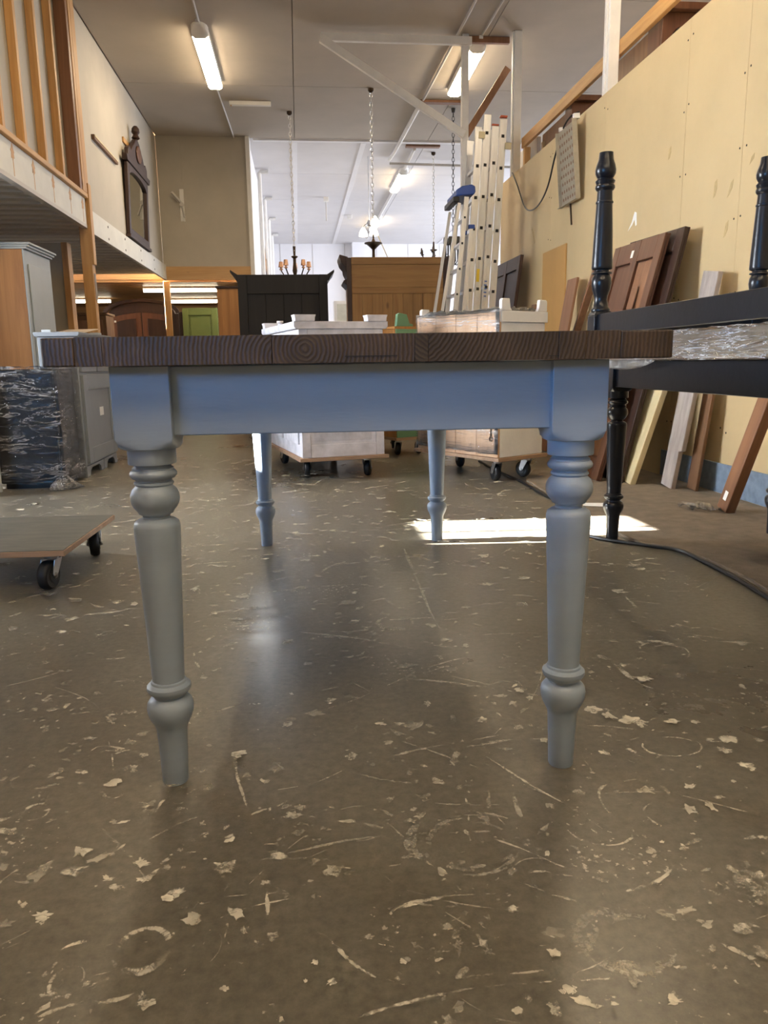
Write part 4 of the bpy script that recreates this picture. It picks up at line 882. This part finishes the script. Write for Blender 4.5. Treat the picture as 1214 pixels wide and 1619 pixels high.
MB().prism([(.27, 2.365), (.44, 2.375), (.46, 2.40), (.455, 2.455), (.42, 2.47), (.33, 2.455), (.27, 2.42)], 'y', -.03, .45).build('top_cap', 'bluep', sl, .01)
B(.24, .30, -.025, .445, 2.31, 2.36).build('cap_hinge', 'blackp', sl, .008)

# ------------------------------------------------------------------ things over and along the ochre partition
def clock_case(label, y0, y1, yh, z1, mat):
    """tall clock case lying behind the rail: long side panel and a hood with arched opening at its near end"""
    t = thing('clock_case', label, 'clock', (2.48, yh, 2.551))
    B(.02, .28, y0-yh, y1-yh, 0, z1).build('case', mat, t, .004)
    hd = [(.0, .0), (.30, .0), (.30, z1+.03), (.0, z1+.03)]
    h = MB(); h.box(.0, .05, .06, y0-yh-.001, .0, z1+.03); h.box(.25, .30, .06, y0-yh-.001, .0, z1+.03); h.box(.0505, .2495, .06, y0-yh-.001, z1-.03, z1+.03); h.box(.0505, .2495, .06, y0-yh-.001, 0, .06)
    h.build('hood', 'mahog', t, .004)
    for y in (.03,):
        MB().prism([(.0, .0), (.06, .0), (.06, z1-.16)]+[(.15-.09*math.cos(R(a)), z1-.16+.11*math.sin(R(a))) for a in range(0, 181, 20)]+[(.24, .0), (.30, .0), (.30, z1+.03), (.0, z1+.03)], 'y', .03, .0595).build('arched_front', 'mahog', t, .003)
    B(.0605, .2395, .10, .108, .06, z1-.04).build('dial_glass', 'mirror', t)
    MB().prism([(-.02, z1+.031), (.32, z1+.031), (.34, z1+.06), (.34, z1+.075), (-.04, z1+.075), (-.04, z1+.06)], 'y', -.02, y0-yh+.03).build('cornice', 'mahog', t, .004)
    B(.0, .0195, y1-yh-.10, y1-yh-.03, z1-.20, z1-.08).build('paper_label', 'carton', t) if y1-y0 > .7 else None
clock_case('brown clock case with arched hood behind the near handrail', 5.58, 6.40, 5.33, .40, 'clockwood')
clock_case('grey-brown clock case with arched hood behind the far handrail', 7.26, 7.98, 7.05, .38, 'clockwood')
tr = thing('metal_tray', 'speckled perforated metal tray hung on the ochre partition top', 'tray', (2.262, 6.15, 1.96), rot=(0, R(-5), R(0)))
B(-.02, -.014, .0, .42, .02, .60).build('sheet', 'tray', tr, .001)
for a in ((-.055, -.0205, .0, .006, .02, .60), (-.045, -.0205, .414, .42, .02, .60), (-.06, -.0205, .0, .42, .014, .0195)): B(*a).build('rim', 'tray', tr, .001)
hm = MB()
for i in range(7):
    for j in range(9):
        hm.lathe([(0, .014), (.001, .014)], 8, Matrix.Translation((-.0205, .05+i*.053+(j % 2)*.02, .07+j*.06)) @ Matrix.Rotation(-math.pi/2, 4, 'Y'))
o = hm.build('perforations', 'clockwood', tr); o['kind'] = 'stuff'
B(-.03, -.018, .20, .212, -.15, .0135).build('hanging_rod', 'darkmetal', tr); B(-.03, .02, .02, .05, .601, .64).build('hook', 'fixture', tr, .002); B(-.03, .02, .35, .38, .601, .63).build('hook', 'fixture', tr, .002)
cab = [(2.265, 8.22, 2.63), (2.262, 8.0, 2.45), (2.260, 7.75, 2.22), (2.25, 7.5, 2.13), (2.24, 7.2, 2.13), (2.22, 6.9, 2.22), (2.20, 6.65, 2.42), (2.21, 6.5, 2.58), (2.26, 6.46, 2.66), (2.31, 6.42, 2.68)]
def smooth_pts(p, n=6):
    out = []; P = [Vector(q) for q in p]
    for i in range(len(P)-1):
        a, b, c, d = P[max(0, i-1)], P[i], P[i+1], P[min(len(P)-1, i+2)]
        for k in range(n):
            t = k/n; out.append(.5*((2*b)+(c-a)*t+(2*a-5*b+4*c-d)*t*t+(3*b-a-3*c+d)*t**3))
    return out+[P[-1]]
tag(MB().tube(smooth_pts(cab), .007, 6).build('wall_cable', 'blackp'), 'black cable hanging in a loop on the ochre partition', 'cable')
conduit([(2.33, 6.2, 2.70), (2.33, 5.95, 2.66)], .008, 'blackp', 'black cable end above the metal tray') if False else None

def leaning(name, label, cat, foot, top, width, thick, mat, group=None):
    """board leaning on the wall: foot / top are centre points of its lower and upper edge"""
    f, tp_ = Vector(foot), Vector(top); z = (tp_-f); L = z.length; z.normalize()
    x = Vector((0, 1, 0)); x = (x-z*x.dot(z)).normalized(); n = x.cross(z)      # n points to the wall or room
    if n.x > 0: n = -n; x = -x
    t = thing(name, label, cat, (0, 0, 0), group=group)
    mw = Matrix((x, n, z)).transposed().to_4x4(); mw.translation = f
    t.matrix_world = mw
    return t, L
def panel_door(label, foot, top, w, mat, mid, cols, dark=None, sticker=False):
    t, L = leaning('panel_door', label, 'door', foot, top, w, .03, mat)
    h = w/2; d2 = dark or mat
    B(-h, h, .0, .012, .0, L).build('backing', d2, t)
    xs2 = [-h+(2*h)*k/cols for k in range(cols+1)]
    for k in range(cols+1):
        x0 = max(-h, xs2[k]-.045); x1 = min(h, xs2[k]+.045)
        if k == 0: x0, x1 = -h, -h+.085
        if k == cols: x0, x1 = h-.085, h
        B(x0, x1, .0125, .032, .0, L).build('stile', mat, t, .003)
    for z0, z1 in ((.0, .13), (L-.13, L), (L*.46, L*.46+.11)):
        for k in range(cols):
            a = (xs2[k]+.046) if k else -h+.086; b = (xs2[k+1]-.046) if k < cols-1 else h-.086
            B(a, b, .0125, .031, z0, z1).build('rail', mat, t, .003)
    for k in range(cols):
        a = (xs2[k]+.046) if k else -h+.086; b = (xs2[k+1]-.046) if k < cols-1 else h-.086
        for z0, z1 in ((.14, L*.46-.01), (L*.46+.12, L-.14)):
            B(a+.012, b-.012, .0125, .020, z0, z1).build('panel', mid[k % len(mid)], t, .005)
    if sticker: B(-.06, -.025, .0325, .034, L-.10, L-.055).build('sticker', 'sticker', t)
    return t, L
t, L = panel_door('red-brown panelled door leaning on the ochre partition, front of a pair', (1.80, 4.78, .008), (2.15, 4.76, 1.44), .72, 'mahog', ['mahog', 'mahog_l'], 2, None, True)
B(.11, .19, .0325, .037, L*.62, L*.80).build('carved_plaque', 'mahog_l', t, .003)
panel_door('dark red-brown door behind the other leaning panelled door', (1.90, 4.70, .008), (2.21, 4.66, 1.46), .74, 'walnut', ['mahog'], 2)
panel_door('very dark panelled door leaning at the far end of the ochre partition', (1.98, 8.05, .002), (2.20, 8.05, 1.73), 1.05, 'walnut', ['walnut'], 2)
tag(B(WR-.014, WR-.003, 6.52, 7.14, .45, 1.69).build('hardboard_sheet', 'card', None, .001), 'plain brown hardboard sheet fixed to the ochre partition', 'board')
def simple_board(name, label, foot, top, w, th, mat, notch=None, sticker=None):
    t, L = leaning(name, label, 'board', foot, top, w, th, mat)
    h = w/2
    if notch: o = MB().prism([(-h, 0), (h, 0), (h, notch), (h+.03, notch+.01), (h+.03, L), (-h, L)], 'y', 0, th)
    else: o = B(-h, h, 0, th, 0, L)
    o.build('board', mat, t, .004)
    if sticker: B(-.015, .012, th+.0002, th+.001, sticker, sticker+.045).build('sticker', 'sticker', t)
    return t
simple_board('cream_board', 'cream painted board leaning below the black apron', (1.95, 4.40, .008), (2.19, 4.32, .92), .27, .035, 'cream_board')
simple_board('grey_plank', 'weathered grey plank with a notch leaning on the ochre partition', (2.10, 4.14, .008), (2.20, 3.99, 1.18), .13, .028, 'greyplank', .22)
simple_board('shadow_strip', 'narrow brown strip standing in for the shadow behind the grey plank', (2.18, 4.02, .008), (2.24, 3.95, .86), .10, .02, 'clockwood')  # brown strip drawn where the wall holds only a shadow
simple_board('brown_batten', 'red-brown batten with sticker leaning near the right picture edge', (2.04, 3.41, .008), (2.20, 3.20, .92), .085, .05, 'mahog_l', None, .05)
simple_board('pine_offcut', 'pine offcut at the right picture edge', (2.10, 3.05, .008), (2.18, 3.04, .35), .16, .03, 'pine')
tag(MB().beam((2.20, 6.85, .02), (2.235, 5.72, 1.40), .03, .055, (1, 0, 0)).build('timber_stick', 'mahog_l', None, .003), 'slanting brown stick leaning along the ochre partition', 'stick')
simple_board('brown_offcut', 'short brown board with white spot behind the white cabinet foot', (1.98, 6.10, .002), (2.20, 6.10, 1.36), .22, .02, 'mahog_l')
simple_board('pale_offcut', 'pale offcut leaning below the hardboard sheet', (2.05, 7.20, .002), (2.22, 7.18, 1.24), .12, .02, 'clockwood')

# ------------------------------------------------------------------ floor things
mt = MB(); edge = [(1.345, 1.2), (1.40, 1.9), (1.445, 2.232), (1.455, 2.40), (1.45, 2.557), (1.435, 2.66), (1.405, 2.777), (1.335, 2.85), (1.315, 3.00), (1.315, 3.16), (1.33, 3.6), (1.34, 4.1), (1.355, 4.5), (1.56, 5.0)]
mt.prism(smooth_pts([(x, y, 0) for x, y in edge], 4) and [(p.x, p.y) for p in smooth_pts([(x, y, 0) for x, y in edge], 4)]+[(2.26, 5.0), (2.26, 1.2)], 'z', .0005, .006)
mo = mt.build('floor_mat', 'mat', None, .0)
MB().tube([(q.x+.012, q.y, .008) for q in smooth_pts([(x, y, 0) for x, y in edge[:-1]], 4)], .0075, 8).build('rolled_edge', 'mat', mo)
tag(mo, 'worn brown-grey carpet strip along the ochre partition', 'carpet')
cb = [(1.30, 5.5, .008), (1.30, 5.0, .008), (1.325, 4.5, .008), (1.315, 4.1, .008), (1.305, 3.6, .008), (1.175, 3.2, .008), (1.19, 3.0, .008), (1.33, 2.80, .014), (1.42, 2.70, .014), (1.438, 2.55, .008), (1.43, 2.3, .008), (1.39, 1.95, .008), (1.33, 1.4, .008)]
tag(MB().tube(smooth_pts(cb), .008, 8).build('floor_cable', 'blackp'), 'black cable lying along the carpet edge', 'cable')
def sheet(name, pts, mat, label, h=.004, z0=.0065):
    vs = [(x, y, z0+random.uniform(0, h)) for x, y in pts]; n = len(vs)
    return tag(MB().add(vs+[(x, y, z+.0012) for x, y, z in vs], [tuple(range(n-1, -1, -1)), tuple(range(n, 2*n))]+[(i, (i+1) % n, n+(i+1) % n, n+i) for i in range(n)]).build(name, mat), label, 'litter')
sheet('paper_sheet', [(1.40, 3.66), (1.54, 3.62), (1.56, 3.70), (1.43, 3.74)], 'paper', 'white paper sheet on the carpet behind the black leg')
sheet('paper_scrap', [(1.16, 2.96), (1.23, 2.99), (1.22, 3.03), (1.18, 3.02)], 'carton', 'small brown paper scrap by the black leg', z0=.001)
vs = []; fs = []
for i in range(10):
    for j in range(5): vs.append((1.86+.014*i+random.uniform(-.01, .01), 3.44+.035*j-.006*i+random.uniform(-.01, .01), .009+random.uniform(0, .028)))
for i in range(9):
    for j in range(4): fs.append((i*5+j, (i+1)*5+j, (i+1)*5+j+1, i*5+j+1))
o = tag(MB().add(vs, fs).build('plastic_scrap', 'filmc'), 'crumpled scrap of clear film on the carpet', 'litter'); sd = o.modifiers.new('thick', 'SOLIDIFY'); sd.thickness = .0008

# ------------------------------------------------------------------ dried paint on the floor
MARKS = [
('l', 0.009, [(0.14, 1.33), (0.25, 1.36), (0.39, 1.39)]),
('l', 0.011, [(0.24, 1.34), (0.36, 1.36), (0.46, 1.36)]),
('l', 0.006, [(0.32, 1.32), (0.38, 1.2), (0.43, 1.12), (0.46, 1.05)]),
('l', 0.015, [(0.4, 2.99), (0.38, 2.6), (0.37, 2.24), (0.37, 1.99)]),
('l', 0.01, [(-0.17, 1.51), (-0.15, 1.39), (-0.14, 1.3), (-0.11, 1.18)]),
('l', 0.011, [(-0.11, 1.17), (-0.07, 1.19), (-0.04, 1.21)]),
('l', 0.011, [(-0.33, 0.79), (-0.29, 0.81), (-0.24, 0.81), (-0.21, 0.82)]),
('l', 0.011, [(-0.35, 0.88), (-0.32, 0.91), (-0.29, 0.91)]),
('l', 0.011, [(-0.46, 1.04), (-0.45, 1.07), (-0.44, 1.08)]),
('l', 0.016, [(-0.07, 1.07), (-0.05, 1.05), (-0.01, 1.05)]),
('l', 0.006, [(-0.03, 0.93), (-0.0, 0.89), (0.01, 0.88), (0.04, 0.83), (0.07, 0.8)]),
('l', 0.006, [(0.27, 1.06), (0.32, 1.02), (0.37, 0.97)]),
('l', 0.005, [(0.29, 0.95), (0.33, 0.92), (0.36, 0.9), (0.4, 0.88)]),
('l', 0.01, [(0.09, 0.91), (0.14, 0.93), (0.2, 0.94)]),
('l', 0.007, [(0.16, 0.79), (0.23, 0.79), (0.28, 0.79)]),
('l', 0.012, [(0.44, 0.89), (0.47, 0.86), (0.5, 0.84)]),
('l', 0.009, [(0.51, 0.81), (0.53, 0.78), (0.54, 0.76)]),
('l', 0.007, [(-0.27, 1.19), (-0.26, 1.23), (-0.25, 1.25)]),
('l', 0.007, [(-0.07, 1.0), (-0.07, 0.96), (-0.07, 0.92)]),
('l', 0.014, [(-0.2, 2.43), (-0.01, 2.47), (0.18, 2.5)]),
('l', 0.013, [(-0.19, 2.36), (-0.18, 2.54)]),
('l', 0.016, [(-0.26, 1.77), (-0.25, 1.79), (-0.21, 1.82)]),
('l', 0.01, [(-0.3, 1.94), (-0.28, 1.85), (-0.25, 1.77)]),
('l', 0.014, [(-0.28, 2.01), (-0.26, 2.06), (-0.24, 2.12)]),
('l', 0.008, [(0.34, 1.94), (0.49, 1.95), (0.65, 1.94)]),
('l', 0.015, [(0.23, 2.11), (0.28, 2.11), (0.45, 2.12)]),
('l', 0.008, [(0.79, 1.76), (0.9, 1.8), (0.94, 1.8), (0.97, 1.75)]),
('l', 0.009, [(0.94, 1.92), (1.03, 1.87), (1.12, 1.81)]),
('l', 0.008, [(0.5, 1.41), (0.6, 1.39), (0.72, 1.35)]),
('l', 0.013, [(0.75, 1.74), (0.75, 1.6), (0.78, 1.55)]),
('l', 0.009, [(-0.43, 1.43), (-0.41, 1.45), (-0.36, 1.43)]),
('l', 0.006, [(-0.27, 1.12), (-0.21, 1.17), (-0.19, 1.18)]),
('l', 0.005, [(0.26, 1.18), (0.25, 1.1)]),
('l', 0.01, [(0.24, 1.09), (0.24, 1.05)]),
('l', 0.01, [(0.35, 1.21), (0.34, 1.15), (0.34, 1.1)]),
('l', 0.008, [(-0.39, 1.41), (-0.35, 1.43)]),
('l', 0.006, [(0.12, 1.12), (0.14, 1.07), (0.15, 1.04)]),
('l', 0.01, [(0.14, 1.12), (0.17, 1.13)]),
('l', 0.017, [(-0.43, 2.85), (-0.2, 2.88), (0.09, 2.88)]),
('l', 0.024, [(0.33, 3.3), (0.57, 3.39), (0.81, 3.4)]),
('l', 0.014, [(0.88, 2.52), (1.1, 2.67)]),
('l', 0.013, [(1.0, 2.24), (0.99, 2.11), (0.99, 2.02)]),
('l', 0.007, [(0.17, 0.91), (0.2, 0.87), (0.21, 0.84), (0.22, 0.83)]),
('r', 0.011, (-0.227, 0.887), 0.032, 0.036),
('R', 0.02, (0.241, 1.051), 0.07, 0.058),
('a', 0.008, (0.453, 1.068), 0.052, 0.053, (10, 175)),
('a', 0.01, (0.519, 1.123), 0.038, 0.059, (150, 300)),
('R', 0.027, (0.397, 0.821), 0.05, 0.041),
('a', 0.009, (0.904, 1.763), 0.061, 0.064, (200, 420)),
('r', 0.015, (0.251, 2.083), 0.047, 0.054),
('a', 0.005, (0.322, 0.968), 0.034, 0.034, (190, 340)),
('r', 0.005, (0.689, 1.296), 0.054, 0.037),
('r', 0.006, (-0.31, 0.848), 0.019, 0.023),
('r', 0.007, (-0.47, 1.228), 0.02, 0.024),
('b', 0.024, (-0.264, 1.067)),
('b', 0.018, (-0.251, 1.025)),
('b', 0.02, (-0.307, 1.036)),
('b', 0.024, (-0.203, 0.992)),
('b', 0.022, (-0.377, 0.966)),
('b', 0.016, (-0.412, 0.996)),
('b', 0.025, (-0.328, 1.353)),
('b', 0.019, (-0.326, 1.4)),
('b', 0.01, (-0.118, 0.812)),
('b', 0.024, (-0.206, 0.806)),
('b', 0.022, (-0.088, 1.276)),
('b', 0.008, (-0.005, 0.84)),
('b', 0.017, (0.298, 0.757)),
('b', 0.011, (0.285, 0.754)),
('b', 0.018, (0.407, 0.729)),
('b', 0.008, (0.437, 0.773)),
('b', 0.018, (0.51, 0.84)),
('b', 0.024, (0.653, 1.154)),
('b', 0.016, (0.56, 0.997)),
('b', 0.039, (0.661, 1.407)),
('b', 0.02, (0.481, 1.54)),
('b', 0.034, (0.594, 1.461)),
('b', 0.024, (0.547, 1.291)),
('b', 0.024, (0.572, 1.155)),
('b', 0.015, (0.394, 1.13)),
('b', 0.029, (0.792, 1.21)),
('b', 0.019, (0.79, 1.389)),
('b', 0.013, (-0.074, 0.999)),
('b', 0.01, (-0.143, 1.143)),
('b', 0.019, (0.233, 1.757)),
('b', 0.019, (0.26, 1.295)),
('b', 0.024, (0.224, 1.233)),
('b', 0.012, (0.167, 1.152)),
('b', 0.011, (0.226, 0.734)),
('b', 0.008, (0.105, 0.824)),
('b', 0.01, (0.094, 0.797)),
('b', 0.016, (0.01, 0.803)),
('b', 0.014, (-0.05, 0.76)),
('b', 0.013, (0.64, 0.926)),
('b', 0.014, (0.693, 1.003)),
]
V = []; F = []; D = []; O = []
zc = [0.0006]
def put(vs, fs, ds, op):
    o = len(V); zc[0] += 1.5e-6
    V.extend((x, y, zc[0]) for x, y in vs); F.extend(tuple(i+o for i in f) for f in fs); D.extend(ds); O.extend([op]*len(vs))
def stroke(pts, w, k=1.0, op=.8, fade=1.0):
    """dry-brush stroke: width and cover wander slowly along it"""
    P = [Vector((a, b, 0)) for a, b in pts]; Q = smooth_pts(P, 5); vs = []; ds = []; fs = []; n = len(Q)
    a1, a2, a3 = (random.uniform(0, 6.28) for _ in range(3)); f1, f2 = random.uniform(2, 5), random.uniform(6, 13)
    for i, p in enumerate(Q):
        d = (Q[min(n-1, i+1)]-Q[max(0, i-1)]).normalized(); s = Vector((-d.y, d.x, 0)); t = i/(n-1)
        taper = math.sin(math.pi*min(1, max(0, .10+t*.80)))**fade
        ww = w*(.85+.30*math.sin(f1*t+a1)+.18*math.sin(f2*t+a2))*taper
        e = max(.02, .42+.22*math.sin(f2*t+a3)+random.uniform(-.10, .10))*k
        off = w*.2*math.sin(f2*.7*t+a2)
        for q, dd in ((-1, -.25), (-.5, e*.75), (0, e), (.5, e*.7), (1, -.25)):
            v = p+s*(ww*q*.8+off); vs.append((v.x, v.y)); ds.append(dd if 0 < i < n-1 else -.3)
    for i in range(n-1):
        for q in range(4): fs.append((i*5+q, i*5+q+1, (i+1)*5+q+1, (i+1)*5+q))
    put(vs, fs, ds, op)
def arc_pts(c, rx, ry, a0, a1, n=14): return [(c[0]+rx*math.cos(R(a0+(a1-a0)*i/n)), c[1]+ry*math.sin(R(a0+(a1-a0)*i/n))) for i in range(n+1)]
def blob(c, r, k=1.0, op=.85, el=None, th=None):
    n = 14; vs = [c]; ds = [k]; fs = []; a0 = random.uniform(0, 6.28); el = el or random.uniform(.35, 1.0); th = random.uniform(0, 3.14) if th is None else th
    def P(a, rr):
        x, y = rr*math.cos(a), rr*el*math.sin(a); return (c[0]+x*math.cos(th)-y*math.sin(th), c[1]+x*math.sin(th)+y*math.cos(th))
    rad = [r*random.uniform(.55, 1.35) for _ in range(n)]
    for i in range(n): vs.append(P(a0+6.283*i/n, rad[i]*.65)); ds.append(k*.8)
    for i in range(n): vs.append(P(a0+6.283*i/n, rad[i])); ds.append(-.2)
    for i in range(n):
        j = (i+1) % n; fs.append((0, 1+i, 1+j)); fs.append((1+i, 1+n+i, 1+n+j, 1+j))
    put(vs, fs, ds, op)
U = random.uniform
for m in MARKS:
    if m[0] == 'l': stroke(m[2], m[1]*1.0, U(.8, 1.1), U(.6, .9))
    elif m[0] == 'b':
        for q in range(3): blob((m[2][0]+U(-.5, .5)*m[1]*.6, m[2][1]+U(-.5, .5)*m[1]*.6), m[1]*U(.4, .75), U(.4, .85), U(.6, .95))
    elif m[0] == 'a': stroke(arc_pts(m[2], m[3], m[4], -m[5][0], -m[5][1]), m[1]*1.1, 1, .75, .5)
    elif m[0] == 'r':
        stroke(arc_pts(m[2], m[3], m[4], 20, 300, 22), m[1]*1.2, .9, .8, .3); stroke(arc_pts(m[2], m[3]*1.1, m[4]*1.05, 200, 400, 22), m[1]*.9, .8, .65, .4)
    elif m[0] == 'R':
        for s in (0, 1, 2, 3): stroke(arc_pts(m[2], m[3]*(.95+.16*s), m[4]*(.95+.16*s), U(20, 70), U(190, 250), 20), m[1]*.5, .7, .5, .4)
        for s in (0, 1, 2): stroke(arc_pts(m[2], m[3]*(.98+.15*s), m[4]*(1+.15*s), U(200, 235), U(310, 350), 14), m[1]*.5, .8, .6, .4)
blob((.72, .845), .17, .28, .55, .5, -.5); blob((.62, .90), .09, .3, .5, .6, .2); blob((.82, .79), .12, .3, .5, .6, -.6)     # cloudy spray patch
# scattered drips, scrapes and scuffs further over the floor
def spot(y0, y1, p):
    y = y0+(y1-y0)*random.random()**p; return U(-.60*y-.25, min(1.28, .60*y+.14)), y
def sz(a, b, p=2.2): return a+(b-a)*random.random()**p
for k in range(2400):
    x, y = spot(.5, 6.3, 1.0); blob((x, y), sz(.003, .022)*(.8+y*.35), U(.25, .7), U(.3, .95))
for k in range(330):
    x, y = spot(.6, 6, 1.0); g = sz(.03, .08)*(.8+.2*y)
    for q in range(random.randint(3, 9)): blob((x+U(-g, g), y+U(-g, g)), sz(.003, .018)*(.8+.3*y), U(.2, .5), U(.35, .9))
for k in range(1700):
    x, y = spot(.5, 6.3, 1.0); a = U(-.5, .5) if random.random() < .6 else U(0, 6.28); L = sz(.015, .16, 2.6)*(.8+.2*y); b = U(-.5, .5)
    stroke([(x, y), (x+L*.5*math.cos(a), y+L*.5*math.sin(a)), (x+L*.5*math.cos(a)+L*.5*math.cos(a+b), y+L*.5*math.sin(a)+L*.5*math.sin(a+b))], sz(.002, .015, 2.6)*(.7+.35*y), U(.3, 1.0), U(.2, .85))
for k in range(110):
    x, y = spot(.6, 6, 1); a = U(0, 360); r = U(.02, .07)
    stroke(arc_pts((x, y), r, r*U(.6, 1), a, a+U(70, 200), 10), sz(.003, .018)*(.8+.25*y), U(.4, .9), U(.2, .7), .5)
for k in range(90):          # long scratches
    x, y = spot(.7, 5.5, 1); a = U(-.9, .9); L = U(.12, .5); b = U(-.15, .15)
    stroke([(x, y), (x+L*.5*math.cos(a), y+L*.5*math.sin(a)), (x+L*math.cos(a+b), y+L*math.sin(a+b))], U(.003, .008)*(.8+.3*y), U(.5, .9), U(.3, .7))
for k in range(80):          # broad faint scuffs
    x, y = spot(.6, 6, 1); blob((x, y), U(.05, .14)*(.7+.2*y), U(.0, .2), U(.18, .4))
me = bpy.data.meshes.new('paint_marks'); me.from_pydata(V, [], F)
me.attributes.new('dens', 'FLOAT', 'POINT').data.foreach_set('value', D); me.attributes.new('cover', 'FLOAT', 'POINT').data.foreach_set('value', O)
pm = bpy.data.objects.new('paint_marks', me); COL.objects.link(pm); me.materials.append(M['mark']); pm.parent = floor; pm['kind'] = 'stuff'
pm['label'] = 'dried cream paint drips, rings and scrapes'
